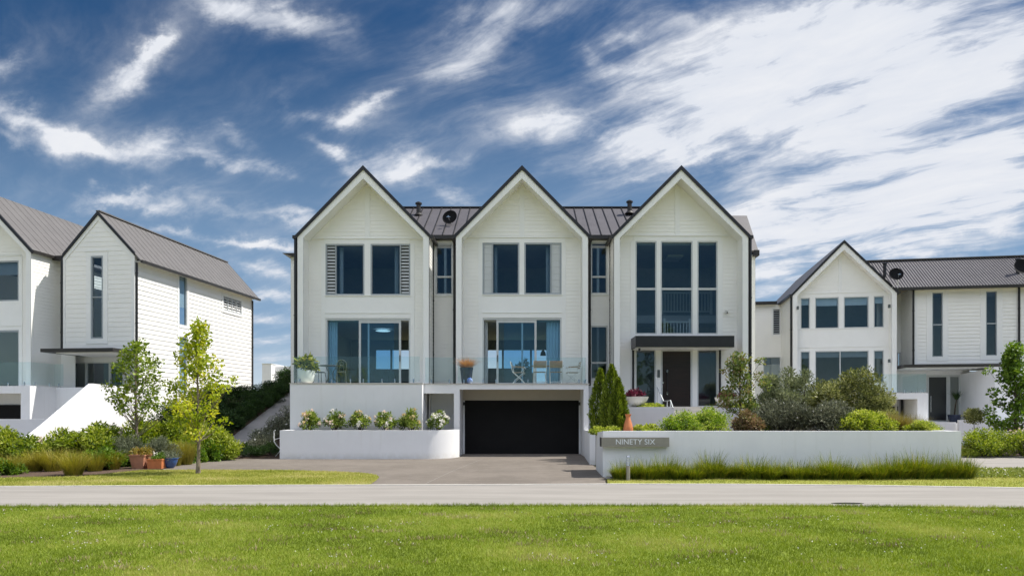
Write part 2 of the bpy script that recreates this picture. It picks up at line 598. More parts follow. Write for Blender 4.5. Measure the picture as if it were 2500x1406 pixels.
# ------------------------------------------------------------------ building pieces
def clad(mb, axis, at, s0, s1, z0, z1, ops=(), lo=None, hi=None, pitch=.15, lip=.011):
    """weatherboards as real lapped boards on a wall with openings.
    axis 'v-': wall plane v=at facing -v, s runs along u; 'u+'/'u-': plane u=at facing +u / -u, s runs along v."""
    def pt(s, off, z):
        if axis == 'v-':
            return (s, at - off, z)
        if axis == 'v+':
            return (s, at + off, z)
        if axis == 'u+':
            return (at + off, s, z)
        return (at - off, s, z)
    zs = {round(z0, 5), round(z1, 5)}
    k = math.ceil(z0 / pitch)
    while k * pitch < z1:
        zs.add(round(k * pitch, 5))
        k += 1
    for o in ops:
        for z in (o[2], o[3]):
            if z0 < z < z1:
                zs.add(round(z, 5))
    zs = sorted(zs)
    for za, zb in zip(zs[:-1], zs[1:]):
        if zb - za < 1e-4:
            continue
        k = math.floor((za + 1e-4) / pitch)
        fb, ft = (za - k * pitch) / pitch, (zb - k * pitch) / pitch
        oa, ob = lip * (1 - max(fb, 0)), lip * (1 - min(ft, 1))
        La, Lb = (lo(za), lo(zb)) if lo else (s0, s0)
        Ha, Hb = (hi(za), hi(zb)) if hi else (s1, s1)
        if Ha - La < 1e-4:
            continue
        bl = sorted((max(o[0], La), min(o[1], Ha)) for o in ops if o[2] <= za + 1e-4 and o[3] >= zb - 1e-4 and o[1] > La and o[0] < Ha)
        cur = La
        segs = []
        for a, c in bl:
            if a > cur + 1e-4:
                segs.append((cur, a))
            cur = max(cur, c)
        if cur < Ha - 1e-4:
            segs.append((cur, Ha))
        for a, c in segs:
            a2 = Lb if a == La else a
            c2 = Hb if c == Ha else c
            mb.quad(pt(a, oa, za), pt(c, oa, za), pt(max(c2, a2), ob, zb), pt(a2, ob, zb))
            if fb < 1e-3 and lip > 0:
                mb.quad(pt(a, 0, za), pt(c, 0, za), pt(c, oa, za), pt(a, oa, za))


def window(fr, rt, u0, u1, z0, z1, v, fw=.05, depth=.10, proud=.02, vb=(), hb=(), fm=None, gm=None, name='window', bw=.05, blind=0.0, louv=(), louvm=None, openl=False, lvh=.72):
    """aluminium frame (part) with its panes, blind and louvres (sub-parts)"""
    m = MB(fr)
    a, b = v - proud, v + depth
    m.box(u0, u0 + fw, a, b, z0, z1)
    m.box(u1 - fw, u1, a, b, z0, z1)
    m.box(u0 + fw, u1 - fw, a + .002, b, z0, z0 + fw)
    m.box(u0 + fw, u1 - fw, a + .002, b, z1 - fw, z1)
    for x in vb:
        m.box(x - bw / 2, x + bw / 2, a + .004, b - .004, z0 + fw, z1 - fw)
    xs = [u0 + fw] + [q for x in vb for q in (x - bw / 2, x + bw / 2)] + [u1 - fw]
    for z in hb:
        for i in range(0, len(xs), 2):
            m.box(xs[i], xs[i + 1], a + .006, b - .006, z - bw / 2, z + bw / 2)
    w = m.build(name, fm or M_ALU, rt)
    g = MB(fr)
    lv = list(louv)
    for i in range(0, len(xs), 2):
        if i // 2 in lv:
            continue
        g.quad((xs[i], v + .045, z0 + fw), (xs[i + 1], v + .045, z0 + fw), (xs[i + 1], v + .045, z1 - fw), (xs[i], v + .045, z1 - fw))
    if g.v:
        g.build('pane', gm or M_GLASS, w)
    for i in lv:
        l = MB(fr)
        x0, x1 = xs[2 * i], xs[2 * i + 1]
        n = max(3, round((z1 - z0 - 2 * fw) / .13))
        st = (z1 - z0 - 2 * fw) / n
        for k in range(n):
            zc = z0 + fw + (k + .5) * st
            if openl:
                l.bar((x0, v + .04, zc), (x1, v + .04, zc), .012, st * lvh, up=(0, .55, .83))
            else:
                l.box(x0 + .005, x1 - .005, v + .01 + .008 * (k % 2), v + .03 + .008 * (k % 2), zc - st * .485, zc + st * .485)
        l.build('louvre', louvm or M_ALU, w)
        bk = MB(fr)
        bk.quad((x0, v + .09, z0 + fw), (x1, v + .09, z0 + fw), (x1, v + .09, z1 - fw), (x0, v + .09, z1 - fw))
        bk.build('louvre_back', M_BLACK if openl else M_ALU, w)
    if blind > 0:
        bl = MB(fr)
        bl.box(u0 + fw, u1 - fw, v + .10, v + .115, z1 - fw - blind, z1 - fw)
        bl.build('blind', M_CURT, w)
    return w


def pipe(fr, rt, u, v, z0, z1, r=.045, m=None):
    p = MB(fr)
    p.tube([(u, v, z0), (u, v, z1)], r, 10)
    for z in np.arange(z0 + .9, z1 - .3, 2.2):
        p.lathe([(r + .012, 0), (r + .012, .05)], (u, v, z), 10)
    return p.build('downpipe', m or M_BLACK, rt, smooth=True)


def seams(mb, e0, e1, r0, r1, n, w=.03, h=.035, ends=False):
    """standing seams from the eave line e0-e1 to the ridge line r0-r1"""
    e0, e1, r0, r1 = map(Vector, (e0, e1, r0, r1))
    nrm = (e1 - e0).cross(r0 - e0).normalized()
    if nrm.z < 0:
        nrm = -nrm
    for i in range(n + 1):
        t = i / n
        mb.bar(e0.lerp(e1, t) + nrm * h / 2, r0.lerp(r1, t) + nrm * h / 2, w, h, up=nrm)


def gable(fr, rt, u0, u1, ze, za, zb, vf, vw, vback, ops, th=.25, roofm=None, clad_out=(True, True), lowz=None, seam=False, seamw=(.03, .035)):
    """gable front: deep white portal frame, black barge trim, roof, recessed weatherboard wall"""
    uc, hw = (u0 + u1) / 2, (u1 - u0) / 2
    bt = .16
    tz = za - bt                        # apex of the white frame
    te = ze - .05
    tan = (tz - te) / hw
    cth = 1 / math.sqrt(1 + tan * tan)
    zi_a = tz - th / cth
    zi_e = zi_a - (hw - th) * tan
    m = MB(fr)
    O = [(u0, zb), (u0, te), (uc, tz), (u1, te), (u1, zb)]
    I = [(u0 + th, zb), (u0 + th, zi_e), (uc, zi_a), (u1 - th, zi_e), (u1 - th, zb)]
    for i in range(4):
        a, b, c, d = O[i], O[i + 1], I[i + 1], I[i]
        m.quad((a[0], vf, a[1]), (d[0], vf, d[1]), (c[0], vf, c[1]), (b[0], vf, b[1]))
        m.quad((d[0], vf, d[1]), (d[0], vw, d[1]), (c[0], vw, c[1]), (c[0], vf, c[1]))
    m.build('gable_frame', M_TRIM, rt)
    # lapped boards lining the sides of the recess, and the outer side walls
    lz = lowz if lowz is not None else zb
    for q in (0, 1):
        s = MB(fr)
        if q == 0:
            clad(s, 'u+', u0 + th + .002, vf + .05, vw, zb, zi_e, lip=.009)
            s.box(u0, u0 + .02, vf, vf + .12, lz, te)
        else:
            clad(s, 'u-', u1 - th - .002, vf + .05, vw, zb, zi_e, lip=.009)
            s.box(u1 - .02, u1, vf, vf + .12, lz, te)
        if clad_out[q]:
            clad(s, 'u-' if q == 0 else 'u+', u0 + .004 if q == 0 else u1 - .004, vf + .12, vback, lz, te)
        s.build('side_wall', M_BOARD, rt)
    # recessed front wall
    w = MB(fr)
    clad(w, 'v-', vw, u0 + th, u1 - th, zb, zi_e, ops)
    k = 1 / tan
    clad(w, 'v-', vw, 0, 0, zi_e, zi_a - .02, (), lo=lambda z: u0 + th + (z - zi_e) * k, hi=lambda z: u1 - th - (z - zi_e) * k)
    w.build('front_wall', M_BOARD, rt)
    # black barge trim and the roof behind it
    t = MB(fr)
    e = .06
    for sg in (-1, 1):
        ue = uc + sg * (hw + e)
        zz = ze - e * (za - ze) / hw
        pts = [(uc, za), (ue, zz), (ue, zz - bt), (uc, za - bt - .012)]
        t.prism_y(pts if sg > 0 else pts[::-1], vf - .05, vf + .03)
    t.build('barge_trim', M_BLACK, rt)
    r = MB(fr)
    for sg in (-1, 1):
        ue = uc + sg * (hw + e)
        zz = ze - e * (za - ze) / hw
        a, b, c, d = (ue, vf + .03, zz), (ue, vback, zz), (uc, vback, za), (uc, vf + .03, za)
        r.slab(a, b, c, d, .10)
        if seam:
            seams(r, a, b, d, c, max(3, round((vback - vf) / .45)), *seamw)
    r.build('roof', roofm or M_ROOF, rt)
    for sg in (-1, 1):
        g = MB(fr)
        ue = uc + sg * (hw + e)
        zz = ze - e * (za - ze) / hw
        g.box(ue, ue + sg * .11, vf - .05, vback - .3, zz - .13, zz - .01)
        g.build('gutter', M_GUTTER, rt)
    return dict(uc=uc, zi_e=zi_e, zi_a=zi_a)

# ------------------------------------------------------------------ ground, street, driveway
def sheet(name, pts, z, m, kind='structure'):
    b = MB()
    if callable(z):
        b.quad(*[(x, y, z(x, y)) for x, y in pts])
    else:
        b.quad(*[(x, y, z) for x, y in pts])
    o = b.build(name, m)
    o['kind'] = kind
    return o


def ground_mat(name, cA, cB, cC=None, s1=.35, s2=6.0, rough=.95, bump=.4, bscale=70, f3=None):
    m = bpy.data.materials.new(name)
    m.use_nodes = True
    nt = m.node_tree
    b = NB(nt)
    p = nt.nodes['Principled BSDF']
    p.inputs['Roughness'].default_value = rough
    p.inputs['Specular IOR Level'].default_value = .2
    vec = b.node('ShaderNodeTexCoord').outputs['Object']
    n1 = b.noise(vec, s1, 5, .6)[0]
    n2 = b.noise(vec, s2, 6, .65)[0]
    c = b.mix(b.smooth(b.m('MULTIPLY_ADD', n1, .6, b.m('MULTIPLY', n2, .4)), .38, .62), cA, cB)
    if cC:
        n3 = b.noise(vec, f3 or 90.0, 3, .7)[0]
        c = b.mix(b.smooth(n3, .55, .75, 0, .7), c, cC)
    nt.links.new(c, p.inputs['Base Color'])
    bp = b.node('ShaderNodeBump')
    bp.inputs['Strength'].default_value = bump
    bp.inputs['Distance'].default_value = .015
    nt.links.new(b.noise(vec, bscale, 4, .7)[0], bp.inputs['Height'])
    nt.links.new(bp.outputs[0], p.inputs['Normal'])
    return m


def street_mat():
    m = bpy.data.materials.new('pale_asphalt')
    m.use_nodes = True
    nt = m.node_tree
    b = NB(nt)
    p = nt.nodes['Principled BSDF']
    p.inputs['Roughness'].default_value = .9
    p.inputs['Specular IOR Level'].default_value = .2
    vec = b.node('ShaderNodeTexCoord').outputs['Object']
    mp = b.node('ShaderNodeMapping')
    mp.inputs['Scale'].default_value = (.25, 1.6, 1)
    nt.links.new(vec, mp.inputs[0])
    a = b.noise(mp.outputs[0], 1.1, 6, .62)[0]
    g = b.noise(vec, 120, 3, .7)[0]
    c = b.mix(b.smooth(a, .3, .7), (.265, .247, .222), (.335, .313, .283))
    c = b.mix(b.smooth(g, .35, .75, 0, .45), c, (.20, .19, .18))
    mp2 = b.node('ShaderNodeMapping')
    mp2.inputs['Scale'].default_value = (.35, 2.5, 1)
    nt.links.new(vec, mp2.inputs[0])
    sc = b.noise(mp2.outputs[0], 2.3, 4, .6)[0]
    c = b.mix(b.smooth(sc, .62, .74, 0, .3), c, (.22, .21, .20))
    nt.links.new(c, p.inputs['Base Color'])
    bp = b.node('ShaderNodeBump')
    bp.inputs['Strength'].default_value = .25
    bp.inputs['Distance'].default_value = .004
    nt.links.new(g, bp.inputs['Height'])
    nt.links.new(bp.outputs[0], p.inputs['Normal'])
    return m


M_LAWN = ground_mat('mown_lawn', (.15, .21, .022), (.20, .25, .032), (.26, .24, .08), .45, 5)
M_LAWN2 = ground_mat('dry_lawn', (.28, .29, .06), (.24, .27, .045), (.36, .32, .13), .6, 6)
M_DRIVE = ground_mat('exposed_aggregate', (.150, .130, .110), (.195, .170, .145), (.36, .32, .27), .5, 3, .85, .35, 110, 60)
M_PATH = ground_mat('concrete_path', (.29, .275, .26), (.34, .32, .30), (.22, .21, .2), .7, 4, .9, .2, 90)
M_STREET = street_mat()
M_FIELD = ground_mat('far_grass', (.27, .25, .11), (.32, .29, .15), None, .02, .3)  # pale dry tone chosen so unseen ground behind camera throws warm bounce light

structure(sheet('ground', [(-1500, -1500), (1500, -1500), (1500, 1500), (-1500, 1500)], -.05, M_FIELD))


def edge(pts):
    """street edge from photo points, carried on outside the frame"""
    q = [(wx(px, gy(py)), gy(py)) for px, py in pts]
    a, b = q[0], q[1]
    q.insert(0, (-80, a[1] + (b[1] - a[1]) / (b[0] - a[0]) * (-80 - a[0]) * .3))
    a, b = q[-1], q[-2]
    q.append((80, a[1] - 9))
    return q


FAR = edge([(0, 1188), (600, 1185.3), (1200, 1183.4), (1500, 1182), (1800, 1182.6), (2100, 1185), (2500, 1191.5)])
NEAR = edge([(0, 1238), (600, 1236), (1200, 1235), (1900, 1235.5), (2200, 1237.5), (2500, 1242)])
structure(sheet('street', NEAR + FAR[::-1], 0.0, M_STREET))


def strip(name, line, w, z0, z1, m, inward):
    b = MB()
    for (xa, ya), (xb, yb) in zip(line[:-1], line[1:]):
        lo, hi = (0, w) if inward > 0 else (-w, 0)
        vs = [(xa, ya + lo, z0), (xb, yb + lo, z0), (xb, yb + hi, z0), (xa, ya + hi, z0), (xa, ya + lo, z1), (xb, yb + lo, z1), (xb, yb + hi, z1), (xa, ya + hi, z1)]
        b.add(vs, [(3, 2, 1, 0), (4, 5, 6, 7), (0, 1, 5, 4), (2, 3, 7, 6)])
    return structure(b.build(name, m))


strip('kerb', FAR, .10, -.04, .014, M_KERB, 1)
strip('kerb', NEAR, .09, -.04, .008, M_KERB, -1)


def ipt(line, x):
    for (xa, ya), (xb, yb) in zip(line[:-1], line[1:]):
        if xa <= x <= xb:
            return ya + (yb - ya) * (x - xa) / (xb - xa)
    return line[-1][1]


lawn_edge = [(x, y - .07) for x, y in NEAR]
structure(sheet('lawn', [(-80, -3), (80, -3)] + lawn_edge[::-1], .012, M_LAWN))

# driveway, with its apron behind the tree lawn, and the path up the slope
SY = lambda x: ipt(FAR, x) + .10
drv = [(wx(905, 15.98), SY(wx(905, 16))), (wx(1481, 16.1), SY(2.0)), (2.12, 18.0), (2.24, 20.3), (2.24, 22.4), (2.5, 26.6), (2.5, 28.4), (-2.6, 28.4), (-2.5, 26.3), (-3.6, 25.2),
       (-8.75, 25.2), (-10.35, 25.25), (-12.6, 25.25), (wx(500, 25), 25.0), (wx(425, 22.5), 22.5), (wx(405, 20.6), 20.4), (wx(480, 19.6), 18.4), (wx(905, 17), 17.0)]
structure(sheet('driveway', drv, .002, M_DRIVE))
g = lambda px, py: (wx(px, gy(py)), gy(py))
for (p0, p1) in (((1038, 1181), (1108, 1148)), ((1108, 1148), (1180, 1119)), ((1108, 1148), (1455, 1147))):
    a_, c_ = Vector((*g(*p0), 0)), Vector((*g(*p1), 0))
    n_ = (c_ - a_).normalized().cross(Vector((0, 0, 1))) * .006
    structure(sheet('driveway_joint', [(a_ - n_)[:2], (c_ - n_)[:2], (c_ + n_)[:2], (a_ + n_)[:2]], .006, M_PATH))
isl = [g(-400, 1170), g(0, 1167), g(200, 1164), g(290, 1154), g(350, 1148.5), g(480, 1147.5), g(700, 1148.5), g(830, 1152), (g(895, 1156)), g(918, 1160), g(926, 1165), g(920, 1172), g(905, 1182.5)]
isl = isl + [(x, ipt(FAR, x) + .11) for x in (wx(890, 16), -5, -8, -11, -14, -18)]
structure(sheet('verge_lawn', isl, .014, M_LAWN2))
rl = [(wx(1484, 16.2), ipt(FAR, 2.1) + .11)] + [(x, ipt(FAR, x) + .11) for x in (5, 8, 11, 14, 18, 24, 34)] + [(34, 21.5), (19, 21.0), (11.6, 19.8), (11.6, 18.2), (2.2, 18.2), (2.15, 17.6)]
structure(sheet('verge_lawn', rl, .014, M_LAWN2))


def slope(y):
    return min(max((y - 25.3) * .287, 0.0), 2.75)


# garden soil left, rising between the houses; path on it
def terrain(name, x0, x1, y0, y1, fz, m, n=24):
    b = MB()
    xs, ys = np.linspace(x0, x1, n), np.linspace(y0, y1, n)
    vs = [(x, y, fz(x, y)) for y in ys for x in xs]
    b.add(vs, [(j * n + i, j * n + i + 1, (j + 1) * n + i + 1, (j + 1) * n + i) for j in range(n - 1) for i in range(n - 1)])
    return structure(b.build(name, m))


terrain('garden_bank', -16.2, -8.6, 25.1, 60, lambda x, y: slope(y) - .01, M_SOIL, 40)
bedL = [(-34, 17.6), g(0, 1166), g(200, 1162.5), g(290, 1152.5), g(345, 1147), (wx(405, 20.6), 20.4), (wx(425, 22.5), 22.5), (wx(500, 25), 25.15), (-34, 25.15)]
structure(sheet('garden_bed', bedL, .008, M_SOIL))
b = MB()
for k in range(14):
    ya, yb = 25.25 + k * .85, 25.25 + (k + 1) * .85
    fl = lambda y: .55 * max(0, 1 - (y - 25.25) / 1.6)
    b.quad((-11.55 - fl(ya), ya, slope(ya) + .012), (-10.45 + fl(ya), ya, slope(ya) + .012), (-10.45 + fl(yb), yb, slope(yb) + .012), (-11.55 - fl(yb), yb, slope(yb) + .012))
structure(b.build('path', M_PATH))
# neighbour's forecourt on the right
structure(sheet('side_street', [(11.9, 20.6), (19.2, 21.2), (34, 21.8), (34, 26.6), (11.9, 26.6)], .006, M_STREET))
structure(sheet('forecourt', [(-40, 25.0), (-16.8, 25.0), (-16.8, 33), (-40, 33)], .004, M_PATH))
structure(sheet('garden_bed', [(11.9, 26.6), (34, 26.6), (34, 36), (11.9, 36)], .05, M_SOIL))
b = MB()
b.tube([(x, y, .01) for x, y in [(19.3, 20.4), (18.9, 20.9), (19.0, 21.3), (19.8, 21.5), (23, 21.6)]], .07, 8)
structure(b.build('kerb', M_KERB))
structure(sheet('verge_lawn', [(19.35, 20.6), (19.0, 20.95), (19.15, 21.25), (19.8, 21.42), (23, 21.5), (23, 20.6)], .02, M_LAWN2))

# ------------------------------------------------------------------ main house
F0 = Frame(0, 0, 0)
HOUSE = root('gabled_house', (0, 28, 0), 'white weatherboard house with three steep gables, black trim and a wide black garage door', 'house', world=True)
DECK = 2.78
YG, YW = 27.6, 28.3
U, Z = F0.U, F0.Z
EAVE, APEX = 8.75, 11.45
G = [(-8.93, -3.68), (-2.65, 2.63), (3.62, 8.98)]


def rect(px0, px1, py0, py1, v=YW):
    return (U(px0, v), U(px1, v), Z(px0, py1, v), Z(px0, py0, v))


# openings in the recessed walls
r1a, r1b, r1d = rect(795, 890, 596, 721), rect(905, 1002, 596, 721), rect(796, 1002, 777, 935)
r1d = (r1d[0], r1d[1], DECK, r1d[3])
r2a, r2b, r2d = rect(1178, 1268, 593, 719), rect(1280, 1371, 593, 719), rect(1178, 1371, 776, 935)
r2d = (r2d[0], r2d[1], DECK, r2d[3])
r3 = [rect(1551, 1603, 589, 816), rect(1612.5, 1691, 589, 816), rect(1702, 1752, 589, 816)]
LAND = 1.90
r3s = [rect(1551, 1601, 853, 993), rect(1613, 1690, 853, 993), rect(1702, 1752, 853, 993)]
r3s = [(a, b_, LAND, d) for a, b_, c, d in r3s]
i1 = gable(F0, HOUSE, *G[0], EAVE, APEX, DECK, YG, YW, 36, [r1a, r1b, r1d], lowz=0)
i2 = gable(F0, HOUSE, *G[1], EAVE, APEX, DECK, YG, YW, 36, [r2a, r2b, r2d], lowz=DECK)
i3 = gable(F0, HOUSE, *G[2], EAVE, APEX, LAND - .9, YG, YW, 36, r3 + r3s, lowz=0)

# flat white boards on the fronts: king post, heads, spandrel panels, architraves
for gi, (ops, info) in enumerate((((r1a, r1b, r1d), i1), ((r2a, r2b, r2d), i2), ((r3[0], r3[1], r3[2]), i3))):
    t = MB()
    p = .030
    uc = (ops[0][1] + ops[1][0]) / 2 if gi < 2 else info['uc'] + .0
    zt = ops[0][3]
    hd = zt + .20                                     # top of the head board
    ap = info['zi_a'] - .02
    tpost = uc + 0
    hw = .10
    t.prism_y([(info['uc'] - hw if gi == 2 else uc - hw, hd + .032), (info['uc'] + hw if gi == 2 else uc + hw, hd + .032),
               (info['uc'] + hw if gi == 2 else uc + hw, ap - .16), (info['uc'] - hw if gi == 2 else uc - hw, ap - .16)], YW - p, YW)
    L, R = G[gi][0] + .27, G[gi][1] - .27
    t.box(L + .10, R - .10, YW - p - .03, YW, hd, hd + .03)            # drip moulding
    t.box(L + .62, R - .62, YW - p, YW, zt, hd)                        # head
    a, c = ops[0][0], (ops[1][1] if gi < 2 else ops[2][1])
    if gi < 2:
        d = ops[2]
        t.box(a - .17, a, YW - p, YW, DECK, zt)
        t.box(c, c + .17, YW - p, YW, DECK, zt)
        t.box(ops[0][1], ops[1][0], YW - p, YW, ops[0][2], zt)         # mullion post
        t.box(a, c, YW - p + .008, YW, d[3], ops[0][2] - .03)          # spandrel panel
        t.box(a - .02, c + .02, YW - p - .03, YW, ops[0][2] - .03, ops[0][2])   # sill
        t.box(a, c, YW - p - .012, YW - p + .008, d[3], d[3] + .20)
        t.box(a, c, YW - p - .035, YW - p + .008, d[3] + .20, d[3] + .225)
        t.box(uc - .1, uc + .1, YW - p - .002, YW - p + .008, d[3] + .225, ops[0][2] - .03)
    else:
        t.box(a - .2, a, YW - p, YW, LAND - .3, zt)
        t.box(c, c + .2, YW - p, YW, LAND - .3, zt)
        for k in (0, 1):
            t.box(ops[k][1], ops[k + 1][0], YW - p, YW, ops[0][2], zt)
            t.box(r3s[k][1], r3s[k + 1][0], YW - p, YW, LAND, r3s[0][3])
        t.box(a, c, YW - p, YW, r3s[0][3], ops[0][2])
    t.build('trim', M_TRIM, HOUSE)


def win(r, v=YW, **k):
    return window(F0, HOUSE, *r, v, **k)


# upper windows with louvred side lights
win(r1a, vb=(U(820, YW),), louv=(0,), openl=True, louvm=M_ALUW, fw=.06)
win(r1b, vb=(U(977.5, YW),), louv=(1,), openl=True, louvm=M_ALUW, fw=.06)
win(r2a, vb=(U(1202.5, YW),), louv=(0,), louvm=M_ALUW, fw=.06)
win(r2b, vb=(U(1345, YW),), louv=(1,), louvm=M_ALUW, fw=.06)
for q in r3:
    win(q, hb=(Z(1600, 705.5, YW),), fw=.05, bw=.085, fm=M_ALUW)


def slider(r, stiles, slide, gap):
    """sliding door: outer frame, fixed leaves, one open gap"""
    u0, u1, z0, z1 = r
    m = MB()
    fw = .06
    m.box(u0, u0 + fw, YW - .02, YW + .12, z0, z1)
    m.box(u1 - fw, u1, YW - .02, YW + .12, z0, z1)
    m.box(u0 + fw, u1 - fw, YW - .018, YW + .12, z1 - .08, z1)
    m.box(u0 + fw, u1 - fw, YW - .018, YW + .12, z0, z0 + .03)
    d = m.build('sliding_door', M_ALUW, HOUSE)
    a, c = slide
    l = MB()
    for x0, x1 in ((a, a + .085), (c - .085, c)):
        l.box(x0, x1, YW + .0, YW + .045, z0 + .03, z1 - .08)
    l.box(a + .085, c - .085, YW + .002, YW + .045, z1 - .19, z1 - .08)
    l.box(a + .085, c - .085, YW + .002, YW + .045, z0 + .03, z0 + .10)
    l.build('door_leaf', M_ALUW, d)
    gl = MB()
    gl.quad((a + .085, YW + .02, z0 + .1), (c - .085, YW + .02, z0 + .1), (c - .085, YW + .02, z1 - .19), (a + .085, YW + .02, z1 - .19))
    fx0, fx1 = (u0 + fw, c - .3) if gap == 'right' else (a + .3, u1 - fw)
    gl.quad((fx0, YW + .09, z0 + .03), (fx1, YW + .09, z0 + .03), (fx1, YW + .09, z1 - .08), (fx0, YW + .09, z1 - .08))
    gl.build('pane', M_GLASSB, d)
    st = MB()
    for x in stiles:
        st.box(x - .035, x + .035, YW + .062, YW + .118, z0 + .03, z1 - .08)
    st.build('stile', M_ALUW, d)
    h = MB()
    hx = c - .043 if gap == 'right' else a + .043
    h.box(hx - .015, hx + .015, YW - .04, YW, z0 + .95, z0 + 1.22)
    h.build('handle', M_BLACK, d)


slider(r1d, [U(899, YW)], (U(876, YW), U(979, YW)), 'right')
slider(r2d, [U(1275, YW)], (U(1212, YW), U(1310, YW)), 'left')

# entrance
for q in (r3s[0], r3s[2]):
    win(q, fw=.05, fm=M_ALUW, gm=M_GLASSD)
q = r3s[1]
m = MB()
m.box(q[0], q[0] + .07, YW - .02, YW + .12, q[2], q[3])
m.box(q[1] - .07, q[1], YW - .02, YW + .12, q[2], q[3])
m.box(q[0] + .07, q[1] - .07, YW - .018, YW + .12, q[3] - .07, q[3])
df = m.build('door_frame', M_ALUW, HOUSE)
m = MB()
n = 12
for k in range(n):
    za, zb = q[2] + .01 + (q[3] - .08 - q[2]) * k / n, q[2] + .01 + (q[3] - .08 - q[2]) * (k + 1) / n - .006
    m.box(q[0] + .075, q[1] - .075, YW + .03, YW + .08, za, zb)
m.box(q[0] + .075, q[1] - .075, YW + .036, YW + .078, q[2] + .01, q[3] - .075)
dr = m.build('front_door', M_WOOD, HOUSE)
hx = U(1628.5, YW)
m2 = MB()
m2.tube([(hx, YW - .05, LAND + .52), (hx, YW - .05, LAND + 1.5)], .018, 8)
m2.build('pull_bar', M_BLACK, dr)
for z in (Z(1628, 906, YW), Z(1628, 960, YW)):
    m = MB()
    m.box(hx - .025, hx + .025, YW - .06, YW + .03, z - .055, z + .055)
    m.build('handle_bracket', M_CHROME, dr)
m = MB()
m.box(U(1618.5, YW) - .02, U(1618.5, YW) + .03, YW + .005, YW + .03, Z(1620, 936, YW), Z(1620, 932, YW))
m.build('door_lock', M_CHROME, dr)
m = MB()
m.box(U(1604.5, YW), U(1610.5, YW), YW - .075, YW - .03, Z(1607, 921, YW), Z(1607, 903, YW))
m.build('intercom', M_IRON, HOUSE)
# canopy
m = MB()
m.box(4.42, 8.27, 27.15, YW - .035, 4.22, 4.66)
cn = m.build('entry_canopy', M_BLACK, HOUSE)
m = MB()
m.box(4.47, 8.22, 27.2, YW - .035, 4.195, 4.218)
m.build('canopy_soffit', M_TRIM, cn)
m = MB()
m.tube([(wx(1561, 27.3), 27.3, 4.19), (wx(1561, 27.3), 27.3, 4.08)], .045, 10)
m.build('downlight', M_BLACK, cn)
pipe(F0, HOUSE, U(1546, 28.2), 28.22, LAND - .3, 4.2)
pipe(F0, HOUSE, U(1758, 28.2), 28.22, LAND - .3, 4.2)
# security camera on the boards
m = MB()
cx, cz = U(1774.5, 28.2), Z(1774, 763, 28.2)
m.lathe([(.03, 0), (.075, .02), (.075, .05), (.05, .06)], (cx, 28.2, cz + .04), 14)
m.lathe([(.012, -.055), (.05, -.03), (.055, 0), (.05, .045)], (cx, 28.19, cz), 14)
m.build('security_camera', M_WMETAL, HOUSE, smooth=True)
m = MB()
m.lathe([(.01, -.03), (.03, -.02), (.03, .02), (.01, .03)], (cx, 28.135, cz - .01), 12)
m.build('lens', M_BLACK, bpy.data.objects['security_camera'], smooth=True)

# narrow links between the gables
YL = 28.9
links = [(G[0][1] - .1, G[1][0] + .1, 1063.5, 1105.5, 595, 720, None), (G[1][1] - .1, G[2][0] + .1, 1442, 1483, 592, 718, (1441, 1484, 795, 926))]
for li, (a, c, p0, p1, t0, t1, low) in enumerate(links):
    k = MB()
    ru = rect(p0, p1, t0, t1, YL)
    ops = [ru]
    if low:
        rl_ = rect(*low, YL)
        ops.append(rl_)
    clad(k, 'v-', YL, a, c, DECK - .05, 8.95, ops)
    k.build('front_wall', M_BOARD, HOUSE)
    t = MB()
    for r_ in ops:
        t.box(r_[0] - .09, r_[0], YL - .03, YL, r_[2] - .05, r_[3] + .10)
        t.box(r_[1], r_[1] + .09, YL - .03, YL, r_[2] - .05, r_[3] + .10)
        t.box(r_[0], r_[1], YL - .03, YL, r_[3], r_[3] + .10)
        t.box(r_[0], r_[1], YL - .05, YL, r_[2] - .05, r_[2])
    t.build('trim', M_TRIM, HOUSE)
    win(ru, YL, hb=(Z(p0, 676, YL),), fm=M_ALUW, fw=.06, bw=.07)
    if low:
        win(rl_, YL, hb=(Z(p0, 885.5, YL),), fm=M_ALUW, fw=.06, bw=.07, gm=M_GLASSD)
        t = MB()
        t.box(a, c, YL - .12, YL, 0, DECK - .05)
        t.build('plinth', M_PLAST, HOUSE)
    # gutter and main roof between the gables
    gt = MB()
    gt.box(a, c, YL - .34, YL - .20, 8.80, 8.95)
    gt.box(a, c, YL - .20, YL, 8.80, 8.84)
    gt.build('gutter', M_GUTTER, HOUSE)
rf = MB()
E0, E1 = (G[0][0] + 2.62, 28.56, 8.93), (G[2][1] - 2.68, 28.56, 8.93)
R0, R1 = (E0[0], 32.2, 11.12), (E1[0], 32.2, 11.12)
B0, B1 = (E0[0], 35.9, 8.93), (E1[0], 35.9, 8.93)
rf.slab(E0, E1, R1, R0, .08)
rf.slab(B0, B1, R1, R0, .08)
mr = rf.build('main_roof', M_ROOF, HOUSE)
rf = MB()
seams(rf, E0, E1, R0, R1, 29, w=.028, h=.04)
rf.bar((E0[0], 32.2, 11.14), (E1[0], 32.2, 11.14), .22, .05)
rf.build('roof_seam', M_GUTTER, mr)
# downpipes
for px, z0 in ((1056.5, .95), (1109.5, DECK), (1491, 1.0), (1439.5, DECK)):
    u = U(px, 28.72)
    pipe(F0, HOUSE, u, 28.72, z0, 8.85, .055)
pipe(F0, HOUSE, G[0][0] - .075, 27.66, 0.2, 8.7, .062)
pipe(F0, HOUSE, G[2][1] + .075, 27.66, 0.9, 8.7, .062)
